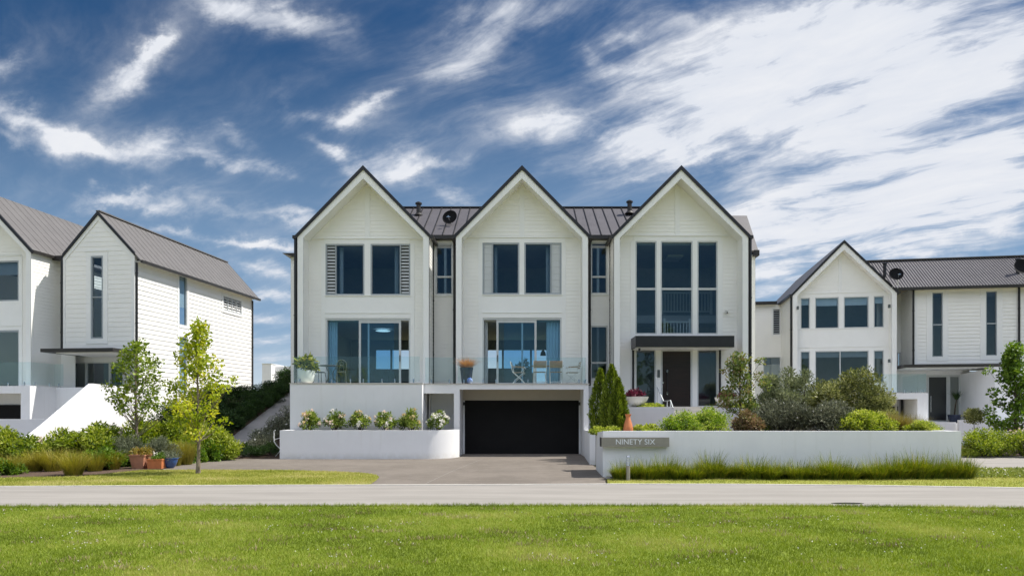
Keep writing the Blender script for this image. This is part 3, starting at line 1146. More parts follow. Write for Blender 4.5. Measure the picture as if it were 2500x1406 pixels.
# flues
for px, pt_, pb in ((1022, 493, 521), (1537, 489, 516)):
    y = 31.2
    x = wx(px, y)
    m = MB()
    m.lathe([(.10, wz(pb + 6, y)), (.10, wz(pt_ + 6, y)), (.15, wz(pt_ + 6, y)), (.15, wz(pt_ + 3, y)), (.06, wz(pt_, y))], (x, y, 0), 14)
    m.lathe([(.22, wz(pb + 6, y)), (.12, wz(pb, y))], (x, y, 0), 14)
    m.build('flue', M_GUTTER, HOUSE, smooth=True)

# wings seen past the outer gables
k = MB()
xl, xr = -9.95, 10.02
clad(k, 'v-', 29.95, xl, G[0][0] + .02, 0, 8.35)
clad(k, 'v-', 29.95, G[2][1] - .02, xr, 0, 8.45)
clad(k, 'u-', xl, 29.95, 36, 0, 8.35)
clad(k, 'u+', xr, 29.95, 36, 0, 8.45)
clad(k, 'v+', 36, xl, xr, 0, 2.9)
clad(k, 'v+', 36, xl, xr, 4.95, 8.4)
for x0, x1 in ((xl, -7.6), (-4.9, -1.9), (1.95, xr)):
    clad(k, 'v+', 36, x0, x1, 2.9, 4.95)
k.build('rear_wall', M_BOARD, HOUSE)
k = MB()
k.prism_y([(-10.25, 8.47), (-8.9, 8.47), (-8.9, 8.36), (-9.93, 8.36)], 29.7, 36.2)
k.build('wing_gutter', M_GUTTER, HOUSE)
k = MB()
k.box(9.9, 10.12, 29.7, 36.2, 8.36, 8.60)
k.build('wing_gutter', M_GUTTER, HOUSE)
k = MB()
k.slab((8.9, 29.72, 8.58), (10.08, 29.72, 8.58), (10.08, 31.25, 10.5), (8.9, 31.25, 10.5), .1)
k.slab((8.9, 36.2, 8.58), (10.08, 36.2, 8.58), (10.08, 34.6, 10.5), (8.9, 34.6, 10.5), .1)
k.box(8.9, 10.06, 31.25, 34.6, 10.40, 10.49)
k.prism_x([(29.85, 8.5), (31.3, 10.38), (34.5, 10.38), (36.0, 8.5)], 9.9, 10.0)
k.build('wing_roof', M_ROOF, HOUSE)

# lower storey: deck, garage, retaining block
YD, YD2 = 26.2, 26.62
xa, xb = U(708, YD), U(1030.5, YD)
gl_, gr_ = -2.394, 2.347
k = MB()
k.box(xa, xb, YD, 28.25, 0, DECK - .03)
k.box(xb, gl_ - .219, YD2, 26.92, 2.40, DECK - .03)                    # beam over the niche
k.box(gl_ - .219, gl_, YD2, 28.25, 0, DECK - .03)                      # pillars
k.box(gr_, gr_ + .19, YD2, 28.25, 0, DECK - .03)
k.box(gl_, gr_, YD2, 26.92, 2.555, DECK - .03)                         # beam over the garage
k.box(gl_, gr_, 26.92, 28.25, 2.60, DECK - .03)
k.box(xb, gl_ - .219, 26.92, 28.25, 2.45, DECK - .03)
k.box(xb, gl_ - .219, 28.1, 28.25, 0, 2.45)
k.build('deck_wall', M_PLAST, HOUSE)
k = MB()
k.box(xa - .03, xb + .02, YD - .03, 28.28, DECK - .03, DECK)
k.box(xb + .02, gr_ + .22, YD2 - .03, 28.28, DECK - .03, DECK)
k.build('deck_floor', M_STEP, HOUSE)
k = MB()
dt = wz(977, 28.3)
k.box(gl_, gr_, 28.2, 28.3, dt, 2.6)
k.build('garage_header', M_SOFFIT, HOUSE)
k = MB()
n = 7
x0, x1 = U(1135, 28.25), U(1413, 28.25)
for i in range(n):
    k.box(x0, x1, 28.20, 28.26, .01 + dt * i / n, dt * (i + 1) / n - .010)
k.box(x0, x1, 28.208, 28.25, .01, dt - .004)
k.box(x0 - .001, x1 + .001, 28.195, 28.26, 0, .05)
gd = k.build('garage_door', M_GARAGE, HOUSE)
for s_ in (-1, 1):
    xx = x0 if s_ < 0 else x1
    k = MB()
    k.box(xx, xx + s_ * .11, 28.12, 28.2, dt - .20, dt - .07)
    k.build('door_bracket', M_BLACK, gd)
    k = MB()
    k.box(xx, gl_ if s_ < 0 else gr_, 28.19, 28.26, 0, dt)
    k.build('garage_jamb', M_PLAST, HOUSE)

# rooms behind the glass
k = MB()
for (a_, c_), z_ in ((G[0], DECK), (G[1], DECK), (G[2], LAND)):
    k.box(a_ + .3, c_ - .3, 28.42, 28.94, z_ - .2, z_ - .01)
    if z_ == DECK:
        k.box(a_ + .3, c_ - .3, 28.42, 28.94, 5.42, 5.85)
k.box(-8.9, 3.1, 28.94, 35.9, DECK - .2, DECK - .01)
k.box(-8.9, 3.1, 28.94, 35.9, 5.42, 5.85)
k.box(3.2, 8.95, 28.94, 35.9, LAND - .2, LAND - .01)
k.build('floor_slab', M_FLOOR, HOUSE)
k = MB()
for a_, c_ in G:
    k.box(a_ + .3, c_ - .3, 28.42, 28.94, 8.5, 8.6)
k.box(-8.9, 8.95, 28.94, 35.9, 8.5, 8.6)
for a_, c_ in G[:2]:
    k.box(a_ + .3, c_ - .3, 28.42, 28.94, 5.38, 5.415)
k.box(-8.9, 3.1, 28.94, 35.9, 5.38, 5.415)
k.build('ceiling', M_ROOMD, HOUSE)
k = MB()
k.box(3.1, 3.2, 28.95, 35.9, LAND - .2, 8.5)
k.box(-8.9, 3.1, 33.0, 33.1, 5.85, 8.5)
k.box(-3.25, -3.15, 28.95, 33, 5.85, 8.5)
k.box(3.2, 8.95, 33.0, 33.1, 5.4, 8.5)
k.box(5.2, 8.95, 33.0, 33.1, LAND, 5.4)
k.box(-8.9, -8.85, 28.45, 35.9, DECK, 8.5)
k.box(8.9, 8.95, 28.45, 35.9, LAND, 8.5)
for x0_, x1_ in ((-8.8, -7.6), (-4.9, -1.9), (1.95, 3.1)):
    k.box(x0_, x1_, 35.85, 35.95, DECK, 5.38)
for x0_, x1_ in ((-7.6, -4.9), (-1.9, 1.95)):
    k.box(x0_, x1_, 35.85, 35.95, 4.95, 5.38)
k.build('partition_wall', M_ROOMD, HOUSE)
for x0_, x1_, bars in ((-7.6, -4.9, (-6.75, -5.75)), (-1.9, 1.95, (-1.0, .45))):
    window(F0, HOUSE, x0_, x1_, DECK, 4.95, 35.9, vb=bars, fm=M_ALU, gm=M_GLASSC, fw=.06, bw=.1)
# stair hall balustrades seen through the tall windows
for (p0, p1, t0, t1, y) in ((1616, 1736, 713, 762, 31.5), (1622, 1684, 784, 822, 29.6)):
    m = MB()
    ua, ub, za, zb = wx(p0, y), wx(p1, y), wz(t1, y), wz(t0, y)
    m.box(ua, ub, y - .035, y + .035, zb - .07, zb)
    m.box(ua, ub, y - .03, y + .03, za, za + .05)
    n = round((ub - ua) / .135)
    for i in range(1, n):
        x = ua + (ub - ua) * i / n
        m.box(x - .02, x + .02, y - .02, y + .02, za + .05, zb - .07)
    for x in (ua, ub):
        m.box(x - .05, x + .05, y - .05, y + .05, za - .1, zb + .12)
    m.build('stair_balustrade', M_WMETAL, HOUSE)
m = MB()
m.box(3.2, 8.9, 31.4, 33, 5.7, 6.05)
m.build('stair_landing', M_ROOM, HOUSE)
m = MB()
m.box(wx(1626, 30.5), wx(1664, 30.5), 30.2, 31.2, 8.42, 8.5)
m.build('skylight_frame', M_ROOM, HOUSE)

# ------------------------------------------------------------------ walls of the forecourt
def path_wall(name, line, zs, th, z0, m, label, cat='garden wall'):
    """wall along a plan line, its top height given at every point; th > 0 thickens to the left of travel"""
    n = len(line)
    P_ = [Vector((x, y, 0)) for x, y in line]
    off = []
    for i in range(n):
        d0 = (P_[i] - P_[i - 1]).normalized() if i else (P_[1] - P_[0]).normalized()
        d1 = (P_[i + 1] - P_[i]).normalized() if i < n - 1 else d0
        n0, n1 = Vector((-d0.y, d0.x, 0)), Vector((-d1.y, d1.x, 0))
        nn = (n0 + n1).normalized()
        off.append(P_[i] + nn * th / max(.4, nn.dot(n0)))
    b = MB()
    vs, fs = [], []
    for i in range(n):
        for q in (P_[i], off[i]):
            vs += [(q.x, q.y, z0), (q.x, q.y, zs[i])]
    for i in range(n - 1):
        a, c = i * 4, i * 4 + 4
        fs += [(a, c, c + 1, a + 1), (a + 2, a + 3, c + 3, c + 2), (a + 1, c + 1, c + 3, a + 3)]
    fs += [(0, 1, 3, 2), (n * 4 - 4, n * 4 - 2, n * 4 - 1, n * 4 - 3)]
    b.add(vs, fs)
    o = b.build(name, m, smooth=n > 6)
    if label:
        tag(o, label, cat)
    return o


arc = [(-3.62 + 1.25 * math.sin(t), 26.29 - 1.25 * math.cos(t)) for t in np.linspace(0, math.pi / 2, 12)]
line = [(-8.72, 26.15), (-8.72, 25.04), (-3.62, 25.04)] + arc[1:]
pw = path_wall('planter_wall', line, [1.03] * len(line), .22, -.02, M_PLAST, 'low white planter wall with a rounded corner left of the garage', 'planter')
b = MB()
b.prism_z([(-8.5, 26.19), (-8.5, 25.26), (-3.62, 25.26)] + [(-3.62 + 1.03 * math.sin(t), 26.29 - 1.03 * math.cos(t)) for t in np.linspace(.1, 1.5, 8)] + [(-2.62, 26.55), (-3.7, 26.55), (-3.8, 26.19)], .3, .95)
so_ = b.build('soil', M_SOIL)
so_.parent = pw

path_wall('garden_wall', [(2.36, 26.6), (2.17, 22.4)], [1.0, 1.07], .19, -.02, M_PLAST, 'short white wall along the right side of the garage driveway')
wallB = [(2.15, 20.3), (2.085, 18.0), (11.35, 18.0), (11.35, 21.5)]
path_wall('garden_wall', wallB, [1.08, 1.185, 1.185, 1.185], .22, -.02, M_PLAST, 'long low white wall carrying the house name sign')
b = MB()
b.prism_z([(2.45, 18.25), (11.1, 18.25), (11.1, 23), (10.6, 27.5), (2.62, 27.5), (2.5, 22.3), (3.1, 22.0), (3.1, 20.5), (2.5, 20.3)], -.02, 1.02)
structure(b.build('garden_bed', M_SOIL))

# name sign
SIGN = root('name_sign', (2.9, 17.9, 1.0), 'long bronze sign reading NINETY SIX on the low white wall', 'sign', world=True)
ys = 17.84
sx0, sx1 = wx(1468.5, ys), wx(1634, ys)
sz0, sz1 = wz(1090, ys), wz(1067.5, ys)
b = MB()
b.box(sx0, sx1, ys, ys + .155, sz0, sz1)
b.build('sign_plate', M_BRONZE, SIGN)
b = MB()
b.box(sx0 - .012, sx0 - .001, ys + .004, ys + .30, sz0, sz1)
b.build('sign_return', M_BLACK, SIGN)
fc = bpy.data.curves.new('lettering', 'FONT')
fc.body = "NINETY SIX"
fc.extrude = .006
fc.align_x, fc.align_y = 'CENTER', 'CENTER'
fc.size = .185
fc.space_character = 1.02
fo = bpy.data.objects.new('lettering_curve', fc)
COL.objects.link(fo)
bpy.context.view_layer.update()
me = bpy.data.meshes.new_from_object(fo.evaluated_get(bpy.context.evaluated_depsgraph_get()))
bpy.data.objects.remove(fo)
xs = [v.co.x for v in me.vertices]
want = (1599 - 1503.5) / F * ys
k = want / (max(xs) - min(xs))
R = Matrix.Translation(((wx(1551.5, ys)), ys - .004, (sz0 + sz1) / 2)) @ Matrix.Rotation(math.radians(90), 4, 'X') @ Matrix.Scale(k, 4)
off = (max(xs) + min(xs)) / 2
me.transform(R @ Matrix.Translation((-off, 0, 0)))
me.materials.append(M_SIGNW)
link(me, 'lettering', SIGN)

# entry terrace and its boxes
b = MB()
b.box(3.75, 9.3, 26.95, 28.25, 0, LAND)
structure(b.build('landing', M_STEP))
b = MB()
for i in range(8):
    b.box(5.75, 7.1, 26.95 - .32 * (i + 1), 26.95 - .32 * i, .5, LAND - .165 * (i + 1))
tag(b.build('steps', M_STEP), 'pale stone steps leading up to the dark front door', 'steps')
path_wall('planter_box', [(3.88, 26.9), (3.88, 25.5), (5.56, 25.5), (5.56, 26.9)], [1.875] * 4, .18, .9, M_PLAST, 'white rendered planter box left of the entry steps', 'planter')
b = MB()
b.box(4.05, 5.4, 25.65, 26.9, 1.2, 1.80)
s_ = b.build('soil', M_SOIL)
s_.parent = bpy.data.objects['planter_box']
path_wall('planter_box', [(7.2, 26.9), (7.2, 25.6), (9.4, 25.6), (9.4, 26.9)], [1.85] * 4, .18, .9, M_PLAST, 'white rendered planter box right of the entry steps', 'planter')
b = MB()
b.box(7.35, 9.25, 25.75, 26.9, 1.2, 1.78)
s_ = b.build('soil', M_SOIL)
s_.parent = bpy.data.objects['planter_box.001']
# handrail
hr = root('handrail', (5.5, 26.5, 1.9), 'slim white metal handrail beside the entry steps', 'handrail', world=True)
y = 26.4
pA = [(wx(1604, 27.3), 27.3, wz(943, 27.3)), (wx(1620, 26.6), 26.6, wz(979, 26.6)), (wx(1637, 25.9), 25.9, wz(977, 25.9)), (wx(1643, 25.45), 25.45, wz(995, 25.45))]
b = MB()
for p_, q_ in zip(pA[:-1], pA[1:]):
    b.bar(p_, q_, .032, .032)
b.build('rail', M_ALUW, hr)
for px_, yy_, t_, b_ in ((1604.5, 27.28, 943, 994), (1629, 26.2, 979, 1000), (1637, 25.95, 978, 1000)):
    b = MB()
    b.box(wx(px_, yy_) - .014, wx(px_, yy_) + .014, yy_ - .014, yy_ + .014, wz(b_, yy_), wz(t_, yy_))
    b.build('post', M_ALUW, hr)

# ------------------------------------------------------------------ glass balustrades
def balustrade(label, runs, z=DECK, h=1.0, pw=1.35):
    r = root('glass_balustrade', (*runs[0][0], z), label, 'balustrade', world=True)
    for (xa_, ya_), (xb_, yb_) in runs:
        a, c = Vector((xa_, ya_, 0)), Vector((xb_, yb_, 0))
        L = (c - a).length
        n = max(1, round(L / pw))
        d = (c - a).normalized()
        nr = Vector((-d.y, d.x, 0)) * .006
        for i in range(n):
            p0, p1 = a + d * (L * i / n + .006), a + d * (L * (i + 1) / n - .006)
            g_ = MB()
            z0, z1 = z + .055, z + h
            vs = [p0 - nr, p1 - nr, p1 + nr, p0 + nr]
            g_.add([(v.x, v.y, z0) for v in vs] + [(v.x, v.y, z1) for v in vs], [(3, 2, 1, 0), (4, 5, 6, 7), (0, 1, 5, 4), (1, 2, 6, 5), (2, 3, 7, 6), (3, 0, 4, 7)])
            g_.build('glass_panel', M_GLASSR, r)
            for t in ((.2, .8) if L / n > .8 else (.5,)):
                q = p0.lerp(p1, t)
                s = MB()
                s.tube([(q.x, q.y, z), (q.x, q.y, z + .12), (q.x, q.y, z + .16)], [.024, .024, .018], 8)
                s.build('spigot', M_CHROME, r, smooth=True)
    return r


balustrade('glass balustrade in front of the left gable, by the bistro set', [((-8.62, YG - .1), (-8.62, YD + .06)), ((-8.62, YD + .06), (-3.86, YD + .06))])
balustrade('narrow glass balustrade between the left and middle gables', [((-3.72, YD2 + .06), (-2.56, YD2 + .06))])
balustrade('glass balustrade in front of the middle gable, above the garage', [((-2.48, YD2 + .06), (2.42, YD2 + .06)), ((2.44, YD2 + .06), (2.44, YG - .05))])

# ------------------------------------------------------------------ left neighbour
FL = Frame(-17.1, 30.7, -6.78)
LEFT = root('gabled_house', (-17.1, 30.7, 0), 'white weatherboard house at the left edge, long sunlit side wall, taupe roof', 'house', world=True)
UL, ZL = FL.U, FL.Z
mu0, mu1 = UL(155, 0), 0.0
mze, mza = ZL(328, 616, 0), ZL(235, 519, 0) + .05
muc = (mu0 + mu1) / 2
zb = ZL(240, 856, 0)
VB = 10.3
tan = (mza - mze) / (mu1 - muc)
# front
wv = (UL(222.5, 0), UL(252.5, 0), ZL(237, 827, 0), ZL(237, 625, 0))
k = MB(FL)
clad(k, 'v-', 0, mu0, mu1, zb, mze, [wv], pitch=.21)
clad(k, 'v-', 0, 0, 0, mze, mza - .14, (), lo=lambda z: mu0 + (z - mze) / tan, hi=lambda z: mu1 - (z - mze) / tan, pitch=.21)
k.build('front_wall', M_BOARD, LEFT)
t = MB(FL)
t.box(wv[0] - .22, wv[0], -.03, 0, wv[2] - .22, wv[3] + .2)
t.box(wv[1], wv[1] + .22, -.03, 0, wv[2] - .22, wv[3] + .2)
t.box(wv[0], wv[1], -.03, 0, wv[3], wv[3] + .2)
t.box(wv[0], wv[1], -.03, 0, wv[2] - .22, wv[2])
t.box(wv[0] - .24, wv[1] + .24, -.055, 0, wv[3] + .2, wv[3] + .23)
t.box(mu1 - .13, mu1 + .03, -.03, 0, zb, mze - .05)
t.box(mu1, mu1 + .03, 0, .13, 2.4, mze - .05)
t.box(mu0, mu0 + .1, -.03, 0, zb, mze - .05)
for sg, ue in ((-1, mu0), (1, mu1)):
    pts = [(muc, mza - .12), (ue, mze - .12), (ue, mze - .38), (muc, mza - .40)]
    t.prism_y(pts if sg > 0 else pts[::-1], -.034, 0)
t.build('trim', M_TRIM, LEFT)
window(FL, LEFT, *wv, 0, hb=(ZL(237, 725.5, 0),), fw=.07, bw=.05)
# roofs
for (u0_, u1_, ze_, za_, v0_, v1_) in ((mu0, mu1, mze, mza, -.05, VB + .25),):
    r = MB(FL)
    uc_ = (u0_ + u1_) / 2
    for sg, ue in ((-1, u0_ - .02), (1, u1_ + .32)):
        zz = ze_ - (abs(ue - uc_) - (u1_ - uc_)) * tan
        a, c, d, e = (ue, v0_, zz), (ue, v1_, zz), (uc_, v1_ - (.0 if sg < 0 else .0), za_), (uc_, v0_, za_)
        r.slab(a, c, d, e, .05)
        seams(r, a, c, e, d, 24, w=.022, h=.012)
    r.bar((uc_, v0_, za_ + .01), (uc_, v1_, za_ + .01), .2, .05)
    r.build('roof', M_ROOF2, LEFT)
    b = MB(FL)
    for sg, ue in ((-1, u0_), (1, u1_ + .05)):
        zz = ze_
        pts = [(uc_, za_), (ue, zz), (ue, zz - .15), (uc_, za_ - .17)]
        b.prism_y(pts if sg > 0 else pts[::-1], v0_ - .04, v0_ + .04)
    b.build('barge_trim', M_BLACK, LEFT)
ex = mu1 + .32
ez = mze - .32 * tan
k = MB(FL)
k.box(ex - .02, ex + .09, -.02, VB + .28, ez - .11, ez - .0)
k.build('gutter', M_GUTTER, LEFT)
k = MB(FL)
k.prism_y([(mu1 + .02, ez - .06), (ex - .02, ez - .06), (ex - .02, ez - .03), (mu1 + .02, ez - .03)], .06, VB)
k.build('soffit', M_TRIM, LEFT)
# long sunlit side
FS = Frame(-17.1, 30.7, -6.78 + 90)
US = lambda px: FS.U(px, 0)
ZS = lambda px, py: FS.Z(px, py, 0)
w1 = (US(436), US(456), ZS(446, 795), ZS(446, 668))
w1b = (US(436), US(456), ZS(446, 962), ZS(446, 822))
w2 = (US(544), US(589), ZS(566, 763), ZS(566, 728))
k = MB(FS)
clad(k, 'v-', 0, 0.02, VB, 2.3, ez - .05, [w1, w1b, w2], lip=.024, pitch=.21)
k.build('side_wall', M_BOARD, LEFT)
t = MB(FS)
for q in (w1, w2):
    o = .13
    t.box(q[0] - o, q[0], -.035, 0, q[2] - .12, q[3] + .13)
    t.box(q[1], q[1] + o, -.035, 0, q[2] - .12, q[3] + .13)
    t.box(q[0], q[1], -.035, 0, q[3], q[3] + .13)
    t.box(q[0], q[1], -.05, 0, q[2] - .12, q[2])
    if q is w2:
        t.build('window_trim', M_TRIM, LEFT)
        t = t1_
    else:
        t1_, t = t, MB(FS)
t.box(w1b[0] - .13, w1b[0], -.035, 0, 2.4, w1b[3] + .15)
t.box(w1b[1], w1b[1] + .13, -.035, 0, 2.4, w1b[3] + .15)
t.box(w1[0] - .13, w1[1] + .13, -.030, 0, w1b[3], w1[2] - .12)
t.build('trim', M_TRIM, LEFT)
t = MB(FS)
t.box(VB - .12, VB, -.03, 0, 2.3, ez - .1)
t.build('corner_board', M_TRIM, LEFT)
window(FS, LEFT, *w1, 0, fm=M_ALUW, blind=1.6)
window(FS, LEFT, *w1b, 0, fm=M_ALUW, blind=1.2)
uu = [w2[0] + .05 + (w2[1] - w2[0] - .1) * i / 4 for i in (1, 2, 3)]
window(FS, LEFT, *w2, 0, fm=M_ALUW, vb=uu, louv=(0, 1, 2, 3), openl=True, louvm=M_TRIM, lvh=.6)
pipe(FS, LEFT, .06, -.07, 2.5, ez - .1, .05)
pipe(FS, LEFT, VB - .05, -.06, 2.4, ez - .15, .05, M_GUTTER)
k = MB(FL)
clad(k, 'v+', VB, mu0, mu1, 2.0, mze)
k.prism_y([(mu0, mze), (mu1, mze), (muc, mza - .15)], VB - .02, VB)
k.build('rear_wall', M_BOARD, LEFT)
# bigger gable at the frame's edge
lu1, lv = UL(76, -1.0), -1.0
lze, lza = ZL(75, 607, -1.0), ZL(75, 607, -1.0) + 2.72
LW = lv + .7
lo = [(UL(-160, LW), UL(47, LW), ZL(20, 735, LW), ZL(20, 637, LW)), (UL(-160, LW), UL(49, LW), DECK, ZL(20, 806, LW))]
gable(FL, LEFT, lu1 - 5.3, lu1, lze, lza, DECK, lv, LW, 9.0, lo, lowz=0, roofm=M_ROOF2, seam=True, seamw=(.02, .012))
window(FL, LEFT, *lo[0], LW, vb=(UL(-60, LW),), fw=.06, blind=.55, gm=M_GLASSD)
window(FL, LEFT, *lo[1], LW, vb=(UL(-60, LW),), fw=.08, gm=M_GLASS, name='sliding_door')
t = MB(FL)
c0 = UL(62, LW)
t.box(lo[0][1], lo[0][1] + .16, LW - .03, LW, DECK, lo[0][3] + .2)
t.box(lo[0][0], lo[0][1], LW - .03, LW, lo[0][3], lo[0][3] + .2)
t.box(lo[0][0], lo[0][1] + .1, LW - .06, LW, lo[0][3] + .2, lo[0][3] + .23)
t.box(lo[0][0], lo[0][1], LW - .025, LW, lo[1][3], lo[0][2])
t.box(lo[0][0], lo[0][1] + .1, LW - .05, LW, lo[1][3] + .18, lo[1][3] + .21)
t.build('trim', M_TRIM, LEFT)
# link wall, its gutter and the main walls behind
k = MB(FL)
clad(k, 'v-', .65, lu1 - .05, mu0 + .05, DECK, mze - .1)
clad(k, 'u-', mu0, 0, .65, zb, mze - .05)
k.box(mu0, mu1 - .02, 0.02, 1.2, zb, zb + .05)
k.build('link_wall', M_BOARD, LEFT)
k = MB(FL)
k.box(lu1 + .05, mu0 - .02, .1, .24, mze - .22, mze - .02)
k.box(lu1 + .05, mu0 - .02, .24, .7, mze - .10, mze - .06)
k.build('gutter', M_GUTTER, LEFT)
pipe(FL, LEFT, mu0 - .06, -.03, zb - .1, mze - .1, .05)
# entry under the overhang
ev = 1.15
e0, e1 = UL(180, ev), UL(301, ev)
k = MB(FL)
clad(k, 'v-', ev, lu1 - 1, e0, DECK - .1, zb)
k.box(e1, mu1, ev - .02, ev + .1, 2.2, zb)
k.box(e0, e1, ev - .02, ev + .1, ZL(240, 884, ev), zb)
k.build('entry_wall', M_PLAST, LEFT)
window(FL, LEFT, e0, e1, 2.2, ZL(240, 884, ev), ev, vb=(UL(210.5, ev), UL(268.5, ev)), fm=M_ALUW, bw=.11, name='entry_door', gm=M_GLASSD)
k = MB(FL)
k.box(e0 - .3, e1 + .3, ev + 1.6, ev + 1.7, 2.2, zb)
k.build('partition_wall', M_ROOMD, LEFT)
k = MB(FL)
k.box(UL(96, -1.4), mu1 + .0, -1.35, ev - .05, zb - .16, zb - .01)
k.build('entry_canopy', M_GUTTER, LEFT)
k = MB(FL)
k.box(UL(150, -.8), mu1 - .1, -1.1, ev - .06, zb - .19, zb - .162)
k.build('canopy_soffit', M_TRIM, LEFT)
# deck block with the garage under it
du = UL(73, -2.0)
dz = ZL(60, 941.5, -2.0)
k = MB(FL)
k.box(du - .42, du, -2.0, 2, 0, dz)
k.box(du - 7, du - .42, -2.0, -1.7, ZL(20, 960, -2), dz)
k.box(du - 7, du - .42, -1.7, 2, dz - .15, dz)
k.box(du - 7, du - .42, -.6, -.5, ZL(20, 988, -.6), dz - .15)
k.box(du, mu1 - .3, -.6, 2, 0, dz - .02)
k.build('deck_wall', M_PLAST, LEFT)
k = MB(FL)
k.box(du - 7, du - .42, -.66, -.61, 0, ZL(20, 988, -.6))
k.build('garage_door', M_GARAGE, LEFT)
gp = lambda u, v: tuple(FL.P(u, v, 0))[:2]
balustrade("neighbour's glass balustrade on the white deck at the left edge", [(gp(du - 6.5, -1.92), gp(du - .06, -1.92)), (gp(du - .06, -1.92), gp(du - .06, -.6)), (gp(du - .06, -.62), gp(UL(160, -.5), -.62))], z=dz, h=1.0)
# plaster stair wall in the sun, and the low front wall
d_ = lambda t_, o=0: (-16.3 + .118 * t_ - .993 * o, 26.5 + .993 * t_ + .118 * o)
b = MB()
prof = [(-3.4, .1), (-3.4, .55), (-2.24, 1.27), (0, 2.77), (1.5, 2.72), (6.5, 2.52), (14, 2.3), (14, .1)]
n = len(prof)
vs = [(*d_(t_), z_) for t_, z_ in prof] + [(*d_(t_, .22), z_) for t_, z_ in prof]
b.add(vs, [tuple(range(n)), tuple(range(2 * n - 1, n - 1, -1))] + [(i, i + n, (i + 1) % n + n, (i + 1) % n) for i in range(n)])
tag(b.build('stair_wall', M_PLAST), 'sloping white stair wall in full sun beside the left house', 'wall')
b = MB()
b.box(-30, wx(126.5, 26), 26, 26.25, 0, wz(1022.5, 26))
tag(b.build('front_wall', M_PLAST), 'low grey-white wall in shade at the left edge, before the garage', 'wall')

# ------------------------------------------------------------------ right neighbour
FR = Frame(15.14, 39.0, -9.5)
RIGHT = root('gabled_house', (15.14, 39.0, 0), 'white house on the right with one gable and a long corrugated dark roof', 'house', world=True)
UR, ZR = FR.U, FR.Z
ru1 = UR(2190, 0)
rze = ZR(1936, 715, 0)
rza = ZR(2062, 586, 0)
RW = .5
ow = []
for (p0, p1, t0, t1) in ((1954, 1977.5, 729, 804), (1989.5, 2048, 727, 802.5), (2059.5, 2121, 724, 801), (2132.5, 2158, 722, 799)):
    ow.append((UR(p0, RW), UR(p1, RW), ZR(p0, t1, RW), ZR(p0, t0, RW)))
z0_, z1_ = sum(q[2] for q in ow) / 4, sum(q[3] for q in ow) / 4
ow = [(q[0], q[1], z0_, z1_) for q in ow]
lz1 = ZR(1990, 857, RW)
lw_ = [(q[0], q[1], DECK if i in (1, 2) else DECK + .55, lz1) for i, q in enumerate(ow)]
lw_ = [lw_[0], (lw_[1][0], lw_[2][1], DECK, lz1), lw_[3]]
gable(FR, RIGHT, 0, ru1, rze, rza, DECK, 0, RW, 12, ow + lw_, th=.26, lowz=0)
t = MB(FR)
p = .03
L_, R_ = .26, ru1 - .26
t.box(L_, R_, RW - p - .03, RW, z1_ + .22, z1_ + .25)
t.box(L_, R_, RW - p, RW, z1_, z1_ + .22)
for a, c in zip([L_] + [q[1] for q in ow], [q[0] for q in ow] + [R_]):
    t.box(a, c, RW - p, RW, z0_, z1_)
t.box(L_, R_, RW - p, RW, lz1, z0_ - .03)
t.box(L_, R_, RW - p - .03, RW, z0_ - .03, z0_)
t.box(L_, R_, RW - p - .03, RW - p + .001, lz1 + .2, lz1 + .23)
for a, c in zip([L_] + [q[1] for q in lw_], [q[0] for q in lw_] + [R_]):
    t.box(a, c, RW - p, RW, DECK, lz1)
t.box(UR(2051, RW) - .08, UR(2051, RW) + .08, RW - p, RW, z1_ + .25, rza - .8)
t.build('trim', M_TRIM, RIGHT)
for i, q in enumerate(ow):
    window(FR, RIGHT, *q, RW, fm=M_ALUW, blind=.42 if i in (1, 2) else .35, gm=M_GLASS)
window(FR, RIGHT, *lw_[0], RW, fm=M_ALUW, blind=.35, gm=M_GLASSD)
window(FR, RIGHT, *lw_[1], RW, fm=M_ALUW, vb=(UR(2051, RW),), blind=.3, gm=M_GLASSD, name='sliding_door')
window(FR, RIGHT, *lw_[2], RW, fm=M_ALUW, blind=.4, gm=M_GLASSD)
k = MB(FR)
k.box(.1, ru1 - .1, 3.0, 3.1, DECK, rze)
k.box(.1, ru1 - .1, RW + .15, 3.0, z0_ - .7, z0_ - .4)
k.box(.1, ru1 - .1, RW + .15, 3.0, rze - .25, rze - .15)
k.build('partition_wall', M_ROOMD, RIGHT)
pipe(FR, RIGHT, -.06, .1, 1.0, rze - .1, .055)
# wall lamps on the gable
for (px, py) in ((1947, 752), (2170, 748), (2170, 881)):
    m = MB(FR)
    m.box(UR(px, 0) - .05, UR(px, 0) + .05, -.13, -.001, ZR(px, py, 0) - .09, ZR(px, py, 0) + .09)
    m.build('wall_lamp', M_IRON, RIGHT)
# set-back left wing
v3 = 3.2
k = MB(FR)
a0 = UR(1840, v3)
q1 = (UR(1886.5, v3), UR(1905, v3), ZR(1895, 817, v3), ZR(1895, 754, v3))
q2 = (UR(1863, v3), UR(1906, v3), DECK, ZR(1885, 871, v3))
wt = ZR(1880, 744, v3)
clad(k, 'v-', v3, a0 - 3, .0, 0, wt, [q1, q2], pitch=.2, lip=.018)
k.build('wing_wall', M_BOARD, RIGHT)
window(FR, RIGHT, *q1, v3, fm=M_ALUW, louv=(0,), openl=True, louvm=M_ALU, lvh=.45)
window(FR, RIGHT, *q2, v3, fm=M_ALUW, blind=.4, gm=M_GLASSD)
t = MB(FR)
for q in (q1, q2):
    t.box(q[0] - .1, q[0], v3 - .03, v3, q[2] - .1, q[3] + .1)
    t.box(q[1], q[1] + .1, v3 - .03, v3, q[2] - .1, q[3] + .1)
    t.box(q[0], q[1], v3 - .03, v3, q[3], q[3] + .1)
    t.box(q[0], q[1], v3 - .03, v3, q[2] - .1, q[2])
t.build('trim', M_TRIM, RIGHT)
k = MB(FR)
